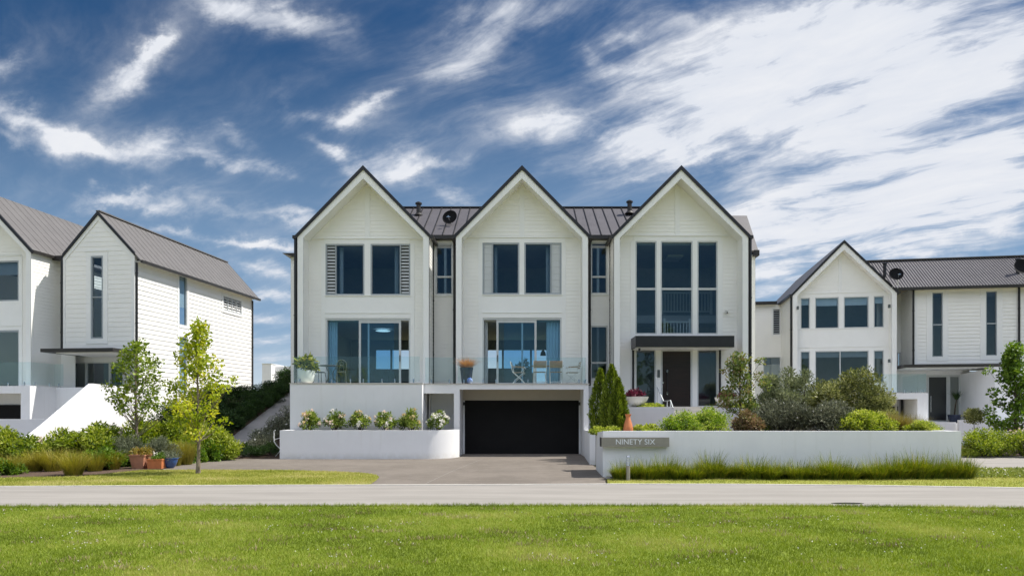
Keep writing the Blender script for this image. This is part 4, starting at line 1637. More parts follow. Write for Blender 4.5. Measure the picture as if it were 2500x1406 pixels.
k.box(a0 - 3, -.28, v3 - .3, v3 + 4, wt, wt + .17)
k.build('wing_gutter', M_GUTTER, RIGHT)
k = MB(FR)
k.slab((a0 - 3, v3 - .25, wt + .17), (-.3, v3 - .25, wt + .17), (-.3, v3 + 4, wt + .3), (a0 - 3, v3 + 4, wt + .3), .05)
k.build('wing_roof', M_ROOF2, RIGHT)
# long right wing: boards, tall windows, corrugated roof
vw = 1.0
wu0, wu1 = UR(2226, vw), UR(2720, vw)
wz1 = ZR(2300, 703, vw)
wz0 = ZR(2300, 893, vw)
tw = []
for (p0, p1, t0, t1, tm) in ((2275.5, 2301.5, 715, 871, 793), (2406.5, 2433.5, 712, 868, 790)):
    tw.append((UR(p0, vw), UR(p1, vw), ZR(p0, t1, vw), ZR(p0, t0, vw), ZR(p0, tm, vw)))
k = MB(FR)
clad(k, 'v-', vw, wu0, wu1, wz0, wz1, [q[:4] for q in tw], pitch=.2, lip=.022)
clad(k, 'u-', wu0, vw, 2.6, wz0, wz1)
clad(k, 'v-', 2.6, ru1, wu0 + 2.5, DECK, wz1, [(UR(2190, 2.6), UR(2199, 2.6), DECK + .3, ZR(2195, 860, 2.6))])
k.box(wu0 + .01, wu1, vw + .02, 2.6, wz0, wz0 + .06)
k.build('wing_wall', M_BOARD, RIGHT)
window(FR, RIGHT, UR(2190, 2.6), UR(2199, 2.6), DECK + .3, ZR(2195, 860, 2.6), 2.6, fm=M_ALUW, gm=M_GLASSD)
t = MB(FR)
t.box(wu0, wu0 + .28, vw - .03, vw, wz0, wz1)
t.box(wu0 + .28, wu1, vw - .03, vw, wz1 - .14, wz1)
for q in tw:
    t.box(q[0] - .28, q[0], vw - .03, vw, q[2] - .25, wz1 - .14)
    t.box(q[1], q[1] + .28, vw - .03, vw, q[2] - .25, wz1 - .14)
    t.box(q[0], q[1], vw - .03, vw, q[2] - .25, q[2])
t.build('trim', M_TRIM, RIGHT)
for q in tw:
    window(FR, RIGHT, *q[:4], vw, hb=(q[4],), fm=M_ALU, fw=.045, bw=.07, gm=M_GLASSD)
pipe(FR, RIGHT, UR(2229.5, vw - .05), vw - .08, wz0 - .05, wz1, .055)
pipe(FR, RIGHT, UR(2487.5, vw - .05), vw - .08, wz0 - .05, wz1, .055)
k = MB(FR)
k.box(wu0 + .1, wu1, 2.62, 2.7, wz0 + .1, wz1)
k.box(wu0 + .1, wu1, vw + .2, 2.6, wz1 - .3, wz1 - .2)
k.build('partition_wall', M_ROOMD, RIGHT)
ev_, ez_ = .62, wz1 + .02
rv_, rz_ = ev_ + 2.95, ZR(2312, 632, ev_ + 2.95)
# corrugated iron sheet with real waves
r = MB(FR)
pitch = .152
us = np.arange(ru1 - 2.4, wu1 + .2, pitch / 4)
dn = Vector((0, -(rz_ - ez_), rv_ - ev_)).normalized()
vs, fs = [], []
for i, u in enumerate(us):
    h_ = .022 * math.sin(2 * math.pi * u / pitch)
    vs += [(u, ev_ - .0 + dn.y * h_, ez_ + dn.z * h_), (u, rv_ + dn.y * h_, rz_ + dn.z * h_)]
    if i:
        fs.append((2 * i - 2, 2 * i, 2 * i + 1, 2 * i - 1))
r.add(vs, fs)
r.slab((us[0], rv_ + 3.4, ez_ - .5), (us[-1], rv_ + 3.4, ez_ - .5), (us[-1], rv_, rz_ - .02), (us[0], rv_, rz_ - .02), .05)
r.build('corrugated_roof', M_ROOF, RIGHT)
k = MB(FR)
k.bar((us[0], rv_, rz_ + .02), (us[-1], rv_, rz_ + .02), .34, .05)
k.build('ridge_cap', M_ROOF, RIGHT)
k = MB(FR)
k.box(ru1 + .08, wu1 + .2, ev_ - .12, ev_ + .02, ez_ - .16, ez_ - .01)
k.box(ru1 + .08, wu1 + .2, ev_ + .02, vw, ez_ - .07, ez_ - .04)
k.build('gutter', M_GUTTER, RIGHT)
for (px, t0, t1) in ((2160, 641, 668), (2485, 631, 662)):
    v_ = ev_ + 1.1
    m = MB(FR)
    m.lathe([(.09, ZR(px, t1 + 8, v_)), (.09, ZR(px, t0 + 4, v_)), (.13, ZR(px, t0 + 4, v_)), (.13, ZR(px, t0 + 1, v_)), (.05, ZR(px, t0, v_))], (UR(px, v_), v_, 0), 12)
    m.build('flue', M_BLACK, RIGHT, smooth=True)
# canopy, entry, terrace
k = MB(FR)
k.box(UR(2206, -.6), wu1, -.7, 2.5, wz0 - .17, wz0 - .012)
k.build('entry_canopy', M_GUTTER, RIGHT)
k = MB(FR)
k.box(UR(2212, -.5), wu1 - .1, -.6, 2.5, wz0 - .20, wz0 - .172)
k.build('canopy_soffit', M_TRIM, RIGHT)
de = 2.0
x0_, x1_ = UR(2262, de), UR(2346, de)
zE = ZR(2300, 1031, de)
zT = ZR(2300, 915, de)
window(FR, RIGHT, x0_, x1_, zE, zT, de, vb=(UR(2315, de),), fm=M_ALUW, gm=M_GLASSD, bw=.2, fw=.12, name='side_light')
m = MB(FR)
m.box(x0_ + .12, UR(2315, de) - .1, de + .02, de + .06, zE, zT - .12)
fd = m.build('front_door', mat('charcoal_door', (.022, .023, .026), .3), RIGHT)
m = MB(FR)
m.tube([(x0_ + .22, de - .03, zE + .6), (x0_ + .22, de - .03, zE + 1.5)], .02, 8)
m.build('door_handle', M_CHROME, fd)
k = MB(FR)
k.box(ru1, x0_, de, de + .1, 0, wz0 - .17)
k.box(x0_, x1_, de, de + .1, zT, wz0 - .17)
k.box(x1_, UR(2367, de), de, de + .1, 0, wz0 - .17)
k.box(x0_, wu1, 3.3, 3.4, zE, wz0 - .2)
k.build('entry_wall', M_PLAST, RIGHT)
# angled white stair wall right of the door
k = MB(FR)
ua, ub = UR(2352, 1.6), UR(2428, -1.2)
za_, zb_ = ZR(2360, 898, 0), ZR(2425, 1022, -1)
k.add([(ua, 2.0, zb_ - .6), (ub, -1.2, zb_ - .6), (ub, -1.2, za_ - .05), (ua, 2.0, za_ - .25), (ub + 2.5, -1.2, zb_ - .6), (ub + 2.5, -1.2, za_ - .05), (ub + 2.5, 2.0, za_ - .2), (ub + 2.5, 2.0, zb_ - .6)],
      [(0, 1, 2, 3), (1, 4, 5, 2), (3, 2, 5, 6), (4, 7, 6, 5), (0, 3, 6, 7)])
k.build('stair_wall', M_PLAST, RIGHT)
# terrace slab on its post
tv = -1.6
ta, tb = UR(2120, tv), UR(2266, tv)
tz1, tz0 = ZR(2200, 959, tv), ZR(2200, 974, tv)
k = MB(FR)
k.box(-1, tb, tv, .48, tz0, tz1)
k.box(UR(2240, tv), tb, tv, .48, 0, tz0)
k.box(-1, tb - .3, .4, .48, 0, tz0)
k.build('deck_wall', M_PLAST, RIGHT)
k = MB(FR)
k.box(UR(2085, .38), UR(2192, .38), .34, .395, 0, ZR(2190, 992, .38))
k.build('garage_door', M_BLACK, RIGHT)
pipe(FR, RIGHT, UR(2202, .3), .3, .5, tz0, .06)
gp = lambda u, v: tuple(FR.P(u, v, 0))[:2]
balustrade("neighbour's glass balustrade on the white terrace at the right", [(gp(UR(2130, tv), tv + .08), gp(tb - .06, tv + .08)), (gp(tb - .06, tv + .08), gp(tb - .06, 1.8))], z=tz1, h=1.0)
k = MB(FR)
lv_ = -2.6
k.box(UR(2215, lv_), UR(2334, lv_), lv_, lv_ + .2, 0, ZR(2280, 1030, lv_))
k.box(UR(2334, lv_), UR(2720, lv_), lv_ - .35, lv_ - .15, 0, ZR(2400, 1025, lv_))
k.box(UR(2215, lv_), UR(2720, lv_), lv_ + .2, 2, 0, zE - .02)
k.build('terrace_wall', M_PLAST, RIGHT)

# white house far behind the hedge
FB = Frame(-21.6, 62, 0)
BACK = root('flat_roofed_house', (-21.6, 62, 0), 'small flat-roofed white house far behind the hedge between the houses', 'house', world=True)
k = MB()
k.box(wx(640, 62), wx(662, 62), 62, 66, 0, wz(888, 62))
k.box(wx(662, 62), wx(760, 62), 63.0, 66, 0, wz(893, 62))
k.build('wall', M_PLAST, BACK)
k = MB()
k.box(wx(640, 62) - .05, wx(662, 62) + .05, 61.95, 66.05, wz(888, 62), wz(887, 62))
k.build('roof', M_TRIM, BACK)

# ------------------------------------------------------------------ roof dishes, deck furniture, small things
def dish(label, px, py, Y, r, pz, px_base, py_base, group='satellite dishes on the roofs'):
    c = Vector((wx(px, Y), Y, wz(py, Y)))
    o = root('satellite_dish', c, label, 'satellite dish', group, world=True)
    m = MB()
    prof = [(0.01, .0), (r * .4, .012), (r * .75, .045), (r, .09), (r, .10), (r * .74, .06), (r * .4, .027), (0.01, .014)]
    m.lathe(prof, (0, 0, 0), 28)
    R = Matrix.Translation(c) @ Matrix.Rotation(math.radians(-14), 4, 'Z') @ Matrix.Rotation(math.radians(72), 4, 'X')
    m.v = [tuple(R @ Vector(p)) for p in m.v]
    m.build('reflector', M_DISH, o, smooth=True)
    b = Vector((wx(px_base, Y + .25), Y + .25, wz(py_base, Y + .25)))
    m = MB()
    m.tube([b, b + Vector((0, -.02, (c.z - b.z) * .6)), c + Vector((0, .12, -.05))], .022, 8)
    m.tube([b + Vector((-.28, .1, .02)), b + Vector((0, 0, (c.z - b.z) * .55))], .012, 6)
    m.build('mast', M_WMETAL, o)
    m = MB()
    f = c + Vector((-.04, -.42, -.08))
    m.tube([c + Vector((.05, -.02, -r * .9)), f], .014, 6)
    m.bar(f + Vector((-.08, 0, .02)), f + Vector((.08, 0, .02)), .03, .03)
    m.tube([f + Vector((0, -.05, .03)), f + Vector((0, .06, .03))], .035, 8)
    m.build('feed_arm', M_CHROME, o)
    return o


dish('black satellite dish on the roof between the left and middle gables', 1099.5, 533, 29.8, .325, 0, 1101, 566)
dish('black satellite dish at the eave beside the gable of the right house', 2187, 671, 37.7, .36, 0, 2192, 703)
dish('black satellite dish cut by the right edge of the photo', 2496, 652, 36.8, .42, 0, 2502, 690)


# bistro set
def bistro_chair(loc, rz, label):
    o = root('bistro_chair', loc, label, 'chair', 'iron bistro chairs on the deck', rz)
    m = MB()
    m.lathe([(.17, .44), (.195, .45), (.195, .465), (.17, .475)], (0, 0, 0), 20)
    m.build('seat', M_IRON, o, smooth=True)
    for sx in (-1, 1):
        for sy in (-1, 1):
            m = MB()
            m.tube([(sx * .14, sy * .14, .45), (sx * .17, sy * .16, .25), (sx * .16, sy * .17, .1), (sx * .2, sy * .21, 0)], .013, 6)
            m.build('leg', M_IRON, o)
    m = MB()
    arc_ = [(-.15, .16, .46), (-.19, .18, .62), (-.17, .20, .80), (-.1, .21, .89), (0, .215, .92), (.1, .21, .89), (.17, .20, .80), (.19, .18, .62), (.15, .16, .46)]
    m.tube(arc_, .013, 6)
    m.tube([(.07 * math.cos(t), .20, .76 + .07 * math.sin(t)) for t in np.linspace(0, 2 * math.pi, 13)], .010, 6)
    m.tube([(-.09, .165, .46), (-.05, .19, .7)], .010, 6)
    m.tube([(.09, .165, .46), (.05, .19, .7)], .010, 6)
    m.tube([(0, .205, .83), (0, .215, .92)], .010, 6)
    m.build('backrest', M_IRON, o)
    return o


yd = 26.95
bistro_chair((wx(833, yd), yd, DECK), math.radians(200), 'iron bistro chair right of the round table, its looped back towards us')
bistro_chair((wx(781, yd + .2), yd + .2, DECK), math.radians(75), 'iron bistro chair behind the big white pot, left of the round table')
o = root('bistro_table', (wx(806, 27.2), 27.2, DECK), 'small round iron bistro table on the left deck', 'table')
m = MB()
m.lathe([(.38, .70), (.40, .71), (.40, .725), (.38, .735)], (0, 0, 0), 24)
m.build('tabletop', M_IRON, o, smooth=True)
for k in range(3):
    t = 2 * math.pi * k / 3 + .4
    m = MB()
    m.tube([(.26 * math.cos(t), .26 * math.sin(t), .70), (.10 * math.cos(t), .10 * math.sin(t), .45), (.12 * math.cos(t), .12 * math.sin(t), .22), (.33 * math.cos(t), .33 * math.sin(t), 0)], .015, 6)
    m.build('leg', M_IRON, o)


# folding garden chairs of white metal and slatted timber
def folding_chair(loc, rz, label, arms=False):
    o = root('folding_armchair' if arms else 'folding_chair', loc, label, 'chair', 'slatted folding chairs on the deck', rz)
    w = .24
    m = MB()
    for k in range(6):
        y = -.20 + k * .078
        m.box(-w + .02, w - .02, y, y + .060, .445, .465)
    m.build('seat', M_TEAK, o)
    m = MB()
    zz = [.60, .645, .69, .735, .78, .825] if not arms else [.62, .69, .76, .83]
    for z in zz:
        y = .23 + (z - .45) * .22
        m.add([(-w, y, z), (w, y, z), (w, y + .009, z + .039), (-w, y + .009, z + .039), (-w, y + .016, z), (w, y + .016, z), (w, y + .025, z + .039), (-w, y + .025, z + .039)],
              [(0, 1, 2, 3), (7, 6, 5, 4), (3, 2, 6, 7), (1, 0, 4, 5), (0, 3, 7, 4), (2, 1, 5, 6)])
    m.build('backrest', M_TEAK, o)
    for sx in (-1, 1):
        x = sx * (w + .008)
        m = MB()
        m.tube([(x, -.24, 0), (x, -.10, .16), (x, .12, .36), (x, .24, .47), (x, .33, .88)], .014, 6)
        m.build('leg', M_WMETAL, o)
        m = MB()
        x2 = sx * (w - .016)
        m.tube([(x2, .26, 0), (x2, .12, .17), (x2, -.10, .36), (x2, -.21, .445)], .014, 6)
        m.build('leg', M_WMETAL, o)
        if arms:
            m = MB()
            m.bar((x, -.20, .66), (x, .28, .69), .05, .025)
            m.build('armrest', M_TEAK, o)
            m = MB()
            m.tube([(x, -.10, .45), (x, -.16, .56), (x, -.12, .655)], .012, 6)
            m.tube([(x, -.2, .66), (x, -.235, .64), (x, -.22, .60)], .012, 6)
            m.build('arm_support', M_WMETAL, o)
    m = MB()
    m.tube([(-w, .20, .05), (-.12, .215, .075), (.12, .215, .075), (w, .20, .05)], .012, 6)
    m.tube([(-w, -.20, .05), (w, -.20, .05)], .012, 6)
    m.build('stretcher', M_WMETAL, o)
    return o


yd = 27.0
ch = [(1317.5, 182, 'slatted timber folding chair seen from behind, left of the pair at the table'), (1357.5, 178, 'slatted timber folding chair seen from behind, right of the pair at the table')]
for px, a, lb in ch:
    folding_chair((wx(px, yd), yd, DECK), math.radians(a), lb)
folding_chair((wx(1268, 27.3), 27.3, DECK), math.radians(84), 'folding armchair in profile at the left end of the deck table', True)
folding_chair((wx(1397, 27.3), 27.3, DECK), math.radians(-82), 'folding armchair in profile at the right end of the deck table', True)
o = root('garden_table', (wx(1337, 27.6), 27.6, DECK), 'slatted timber table half hidden behind two folding chairs', 'table')
m = MB()
for k in range(6):
    m.box(-.62, .62, -.28 + k * .095, -.28 + k * .095 + .082, .715, .74)
m.build('tabletop', M_TEAK, o)
for sx in (-1, 1):
    for sy in (-1, 1):
        m = MB()
        m.box(sx * .54 - .02, sx * .54 + .02, sy * .22 - .02, sy * .22 + .02, 0, .715)
        m.build('leg', M_WMETAL, o)

# blue glass ball on the deck
m = MB()
m.lathe([(.115 * math.sin(t) + .001, .115 - .115 * math.cos(t)) for t in np.linspace(0.01, math.pi - .01, 14)], (0, 0, 0), 22)
o = m.build('ornamental_ball', mat('cobalt_glaze', (.03, .12, .50), .12, col2=(.55, .62, .75), vscale=7), smooth=True)
o.location = (wx(1147, 26.78), 26.78, DECK)
tag(o, 'small blue and white ball on the deck beside the navy pot', 'ornament')

# vase, bollard, rock, manhole, handle
m = MB()
m.lathe([(.075, 0), (.105, .03), (.128, .10), (.13, .17), (.105, .27), (.065, .37), (.055, .42), (.075, .455), (.085, .465), (.085, .475), (.05, .47)], (0, 0, 0), 24)
o = m.build('vase', M_TERRA2, smooth=True)
yv = 18.6
o.location = (wx(1533.5, yv), yv, 1.02)
o.scale = (1.02, 1.02, 1.27)
tag(o, 'orange terracotta vase standing on the white wall beside the conifers', 'vase')
o = root('bollard_light', (wx(1533.5, 16.95), 16.95, .01), 'short steel garden bollard light with louvred head on the grass strip', 'bollard')
m = MB()
m.lathe([(.048, 0), (.048, .36)], (0, 0, 0), 16)
m.build('post', mat('galvanised_post', (.34, .31, .28), .5, metal=.4), o, smooth=True)
m = MB()
m.lathe([(.03, .36), (.03, .575)], (0, 0, 0), 12)
for k in range(6):
    z = .37 + k * .038
    m.lathe([(.03, z), (.055, z), (.052, z + .012), (.03, z + .014)], (0, 0, 0), 16)
m.lathe([(.055, .59), (.05, .605), (.01, .612)], (0, 0, 0), 16)
m.build('lamp_head', M_CHROME, o, smooth=True)


def rock(name, loc, r, seed, label):
    rng = np.random.default_rng(seed)
    import bmesh
    bm = bmesh.new()
    bmesh.ops.create_icosphere(bm, subdivisions=3, radius=1)
    dirs = rng.normal(size=(7, 3))
    for v in bm.verts:
        s = 1 + sum(.10 * math.sin(3 * v.co.dot(Vector(d)) + i) for i, d in enumerate(dirs)) / 2
        v.co = Vector((v.co.x * r[0], v.co.y * r[1], v.co.z * r[2])) * s
    me = bpy.data.meshes.new(name)
    bm.to_mesh(me)
    bm.free()
    me.materials.append(M_ROCK)
    o = link(me, name)
    o.location = loc
    tag(o, label, 'rock')


rock('rock', (wx(1488, 17.35), 17.35, .03), (.11, .09, .045), 3, 'flat grey rock at the corner of the grass strip')
o = root('manhole_cover', (wx(2069, 12.74), 12.74, .001), 'dark oval iron drain cover at the lawn edge of the street', 'manhole cover')
m = MB()
m.lathe([(.30, -.02), (.30, .004), (.26, .004), (.26, .002), (.01, .002)], (0, 0, 0), 32)
m.build('ring', M_IRONCOVER, o)
m = MB()
for k in range(-4, 5):
    L = math.sqrt(.24 ** 2 - (k * .055) ** 2)
    m.box(-L, L, k * .055 - .012, k * .055 + .012, .002, .007)
m.build('cover_ribs', M_IRONCOVER, o)
o.scale = (1, .36, 1)
o = root('hose_reel', (wx(675, 25.3), 25.3, .2), 'curved white metal hose bracket at the left end of the planter wall', 'hose bracket')
m = MB()
x0_ = wx(669, 25.3) - o.location.x
m.tube([(x0_ + .05, 0, .83), (x0_, 0, .80), (x0_, 0, .42), (x0_ + .08, 0, .30), (x0_ + .24, 0, .14)], .016, 8)
m.tube([(x0_ + .24, 0, .55), (x0_ + .05, 0, .50), (x0_, 0, .42)], .012, 8)
m.tube([(x0_ + .24, .1, .14), (x0_ + .02, .1, -.12)], .012, 8)
m.build('bracket', M_WMETAL, o)

# living room seen through the sliding doors
def sofa(loc, w, label):
    o = root('sofa', loc, label, 'sofa')
    m = MB()
    m.box(-w / 2, w / 2, -.45, .45, .05, .42)
    m.build('seat', M_FABRIC, o)
    m = MB()
    m.box(-w / 2, w / 2, -.62, -.44, .05, .82)
    m.build('backrest', M_FABRIC, o)
    for s_ in (-1, 1):
        m = MB()
        m.box(s_ * w / 2, s_ * (w / 2 + .18), -.62, .45, .05, .62)
        m.build('armrest', M_FABRIC, o)


sofa((wx(965, 31.5), 31.5, DECK), 1.9, 'dark sofa inside, behind the left sliding door')
sofa((wx(1245, 31.0), 31.0, DECK), 1.9, 'dark sofa inside, behind the middle sliding door')


def curtain(label, x0, x1, y, z0, z1):
    m = MB()
    n = max(24, int((x1 - x0) / .02))
    xs_ = np.linspace(x0, x1, n)
    vs = []
    for i, x in enumerate(xs_):
        yy = y + .035 * math.sin(i * 1.05) + .012 * math.sin(i * .37 + 1)
        vs += [(x, yy, z0), (x, yy, z1)]
    m.add(vs, [(2 * i, 2 * i + 2, 2 * i + 3, 2 * i + 1) for i in range(n - 1)])
    vs2 = [(v[0], v[1] + .01, v[2]) for v in vs]
    m.add(vs2, [(2 * i, 2 * i + 1, 2 * i + 3, 2 * i + 2) for i in range(n - 1)])
    o = m.build('curtain', M_CURT, smooth=True)
    tag(o, label, 'curtain')


curtain('pale sheer curtain drawn aside at the left of the left sliding door', wx(800, 28.5), wx(824, 28.5), 28.52, DECK + .01, 5.37)
curtain('wide pale sheer curtain at the right of the middle sliding door', wx(1334, 28.5), wx(1369, 28.5), 28.52, DECK + .01, 5.37)
curtain('narrow white curtain at the open left side of the middle sliding door', wx(1181, 28.5), wx(1191, 28.5), 28.52, DECK + .01, 5.37)
for px0, px1, lb in ((828, 838, 'pale curtain inside the left upper window of the left gable'), (963, 972, 'pale curtain inside the right upper window of the left gable'), (1206, 1214, 'pale curtain inside the left upper window of the middle gable'), (1333, 1342, 'pale curtain inside the right upper window of the middle gable')):
    curtain(lb, wx(px0, 28.55), wx(px1, 28.55), 28.6, 5.86, 8.45)
o = root('pendant_light', (wx(935, 31), 31, 5.38), 'oval white ceiling lamp inside behind the left sliding door', 'lamp')
m = MB()
m.lathe([(.02, -.10), (.26, -.095), (.33, -.08), (.26, -.065), (.02, -.06)], (0, 0, 0), 24)
lm = mat('lamp_opal', (.8, .8, .8), .4)
lm.node_tree.nodes['Principled BSDF'].inputs['Emission Color'].default_value = (1, .95, .85, 1)
lm.node_tree.nodes['Principled BSDF'].inputs['Emission Strength'].default_value = .9
m.build('lamp_shade', lm, o, smooth=True)
m = MB()
m.tube([(0, 0, 0), (0, 0, -.06)], .02, 8)
m.build('stem', M_CHROME, o)
o = root('floor_lamp', (wx(1338, 31), 31, DECK), 'dark arched reading lamp inside behind the middle sliding door', 'lamp')
m = MB()
m.tube([(0, 0, 0), (0, 0, 1.5), (-.03, 0, 1.66), (-.12, 0, 1.7)], .015, 8)
m.build('stem', M_BLACK, o)
m = MB()
m.lathe([(.13, 1.42), (.11, 1.55), (.03, 1.68)], (-.22, 0, 0), 16)
m.build('lamp_shade', M_BLACK, o, smooth=True)
# bed and cushions in the upper rooms
for px, lb in ((880, 'bed by the upper window of the left gable'), (1220, 'bed with a pale cover by the upper window of the middle gable')):
    o = root('bed', (wx(px, 30), 30.2, 5.85), lb, 'bed')
    m = MB()
    m.box(-.9, .9, -1, 1, .15, .62)
    m.build('mattress', M_CURT, o)
    m = MB()
    m.box(-.9, .9, 1.0, 1.1, 0, 1.1)
    m.build('headboard', M_FABRIC, o)

# ------------------------------------------------------------------ planting
def np_mesh(name, verts, faces_n, loop_idx, mats, mi=None, tint=None, smooth=False):
    me = bpy.data.meshes.new(name)
    nv, nf = len(verts), len(faces_n)
    me.vertices.add(nv)
    me.vertices.foreach_set('co', np.asarray(verts, np.float32).ravel())
    me.loops.add(len(loop_idx))
    me.loops.foreach_set('vertex_index', np.asarray(loop_idx, np.int32))
    me.polygons.add(nf)
    st = np.concatenate([[0], np.cumsum(faces_n)[:-1]]).astype(np.int32)
    me.polygons.foreach_set('loop_start', st)
    if mi is not None:
        me.polygons.foreach_set('material_index', np.asarray(mi, np.int32))
    if tint is not None:
        at = me.attributes.new('tint', 'FLOAT', 'FACE')
        at.data.foreach_set('value', np.asarray(tint, np.float32))
    for m in mats:
        me.materials.append(m)
    me.update(calc_edges=True)
    me.validate()
    return me


def unit(a):
    return a / np.maximum(np.linalg.norm(a, axis=1, keepdims=True), 1e-9)


def leaf_arrays(pos, dirn, rng, size, asp, fold=.25, curl=.2):
    """kite leaves: base, left, tip, right with a fold along the midrib (two triangles)"""
    n = len(pos)
    d = unit(dirn)
    side = unit(np.cross(d, unit(rng.normal(size=(n, 3)))))
    nrm = np.cross(side, d)
    L = (size * rng.uniform(.6, 1.25, n))[:, None]
    W = L * asp
    mid = pos + d * L * .45 + nrm * L * .04
    v = np.empty((n, 4, 3))
    v[:, 0] = pos
    v[:, 1] = mid - side * W + nrm * W * fold
    v[:, 2] = pos + d * L - nrm * L * curl
    v[:, 3] = mid + side * W + nrm * W * fold
    return v


def leaves_mesh(name, v, mats, tint, mi=None):
    n = len(v)
    idx = (np.arange(n)[:, None] * 4 + np.array([0, 1, 2, 0, 2, 3])[None]).ravel()
    mi2 = None if mi is None else np.repeat(mi, 2)
    return np_mesh(name, v.reshape(-1, 3), np.full(n * 2, 3), idx, mats, mi2, np.repeat(tint, 2))


def clump_leaves(clumps, n, rng, size, asp, up=.35, out=.9, shell=.55, flat=.85):
    """leaves spread through ball clumps (x,y,z,r), denser towards their skins"""
    c = np.array([q[:3] for q in clumps])
    r = np.array([q[3] for q in clumps])
    w = r ** 2
    ix = rng.choice(len(c), n, p=w / w.sum())
    dv = unit(rng.normal(size=(n, 3)))
    rad = (rng.uniform(0, 1, n) ** shell)[:, None] * r[ix][:, None]
    pos = c[ix] + dv * rad * np.array([1, 1, flat])
    dirn = dv * out + np.array([0, 0, up]) + rng.normal(size=(n, 3)) * .55
    return leaf_arrays(pos, dirn, rng, size, asp), ix


def env_clumps(rng, n, h0, h1, rad, rc, jitter=.85):
    """clump centres within a crown outline rad(t), t in 0..1"""
    out = []
    for i in range(n):
        t = (i + rng.uniform(0, 1)) / n
        R = rad(t)
        a = rng.uniform(0, 2 * math.pi)
        q = math.sqrt(rng.uniform(.05, 1)) * R * jitter
        out.append((q * math.cos(a), q * math.sin(a), h0 + (h1 - h0) * t, rc * rng.uniform(.65, 1.25)))
    return out


def tint_for(ix, rng, n, spread=.22):
    base = rng.uniform(.2, .8, ix.max() + 1)
    return np.clip(base[ix] + rng.normal(0, spread, n), 0, 1)


def tree(name, loc, label, cat, clumps, nleaf, size, asp, lm, bark, h_top, r0, lean=(0, 0), twigs=True, rng=None, up=.1, group=None, spread=.25, shell=.5):
    o = root(name, loc, label, cat, group)
    m = MB()
    path, rad = [], []
    for i in range(9):
        t = i / 8
        path.append((lean[0] * t + .02 * math.sin(5 * t), lean[1] * t + .02 * math.cos(4 * t), h_top * t))
        rad.append(r0 * (1 - .85 * t) + .004 + (r0 * .5 * max(0, 1 - t * 12)))
    m.tube(path, rad, 10)
    if twigs:
        for (x, y, z, r) in clumps:
            zb_ = max(h_top * .22, z - math.hypot(x, y) * 1.1 - .1)
            zb_ = min(zb_, h_top * .97)
            t = zb_ / h_top
            p0 = Vector((lean[0] * t, lean[1] * t, zb_))
            p2 = Vector((x, y, z))
            p1 = p0.lerp(p2, .5) + Vector((0, 0, -.05))
            rr = max(.005, r0 * .32 * (1 - t * .6))
            m.tube([p0, p1, p2], [rr, rr * .6, .004], 5)
    m.build('trunk', bark, o, smooth=True)
    v, ix = clump_leaves(clumps, nleaf, rng, size, asp, up=up, shell=shell)
    me = leaves_mesh('crown', v, [lm], tint_for(ix, rng, nleaf, spread))
    link(me, 'crown', o)
    return o


def shrub_mesh(seed, rx, h, n, size, asp, lm, ncl=22, up=.45, flower=None, nfl=0, fsize=.05, spread=.25, boxy=False, shell=.55, rc=.36, zmin=.12):
    """mound of leaf clumps; flowers are petal clusters in the skin"""
    rng = np.random.default_rng(seed)
    cl = []
    for i in range(ncl):
        a = rng.uniform(0, 2 * math.pi)
        q = math.sqrt(rng.uniform(0, 1))
        top = (1 - .55 * q * q) if not boxy else 1 - .12 * q * q
        t = rng.uniform(zmin, 1) ** (.7)
        cl.append((rx * .72 * q * math.cos(a), rx * .72 * q * math.sin(a), h * top * t * .86, min(rx, h) * rc * rng.uniform(.75, 1.2)))
    v, ix = clump_leaves(cl, n, rng, size, asp, up=up, shell=shell)
    v[:, :, 2] = np.maximum(v[:, :, 2], .0)
    tint = tint_for(ix, rng, n, spread)
    mats = [lm]
    mi = np.zeros(n, int)
    if flower:
        mats += flower
        cz = []
        for k in range(nfl):
            c = cl[rng.integers(len(cl))]
            dv = unit(rng.normal(size=(1, 3)) + np.array([[0, -.3, .9]]))[0]
            p = np.array(c[:3]) + dv * c[3] * rng.uniform(.8, 1.08)
            np_ = 14
            dd = unit(rng.normal(size=(np_, 3)) + dv * .8)
            cz.append(leaf_arrays(np.repeat(p[None], np_, 0) + dd * fsize * .3, dd, rng, fsize, .42, fold=.1))
        fv = np.concatenate(cz)
        v = np.concatenate([v, fv])
        tint = np.concatenate([tint, rng.uniform(0, 1, len(fv))])
        mi = np.concatenate([mi, 1 + (np.arange(len(fv)) // 14) % len(flower)])
    return leaves_mesh('foliage', v, mats, tint, mi), cl


def stems(cl, r, bark, rng):
    m = MB()
    for (x, y, z, rr) in cl[::2]:
        m.tube([(x * .12, y * .12, 0), (x * .5, y * .5, z * .5), (x, y, z)], [r, r * .7, r * .35], 5)
    return m


SHR = {}


def shrub(name, kind, loc, label, sc=1.0, rz=None, group=None, cat='shrub', seed=0):
    """a shrub of a kind: foliage and stems as parts"""
    if kind not in SHR:
        kw = KINDS[kind]
        me, cl = shrub_mesh(**kw)
        st = stems(cl, kw['rx'] * .022 + .004, M_BARKD, None)
        SHR[kind] = (me, st)
    me, st = SHR[kind]
    rz = random.uniform(0, 6.28) if rz is None else rz
    o = root(name, loc, label, cat, group, rz)
    o.scale = sc if isinstance(sc, tuple) else (sc, sc, sc)
    link(me, 'foliage', o)
    if 'stem_me' not in SHR or kind not in SHR['stem_me']:
        s = st.build('stems', M_BARKD, o)
        SHR.setdefault('stem_me', {})[kind] = s.data
    else:
        link(SHR['stem_me'][kind], 'stems', o)
    return o


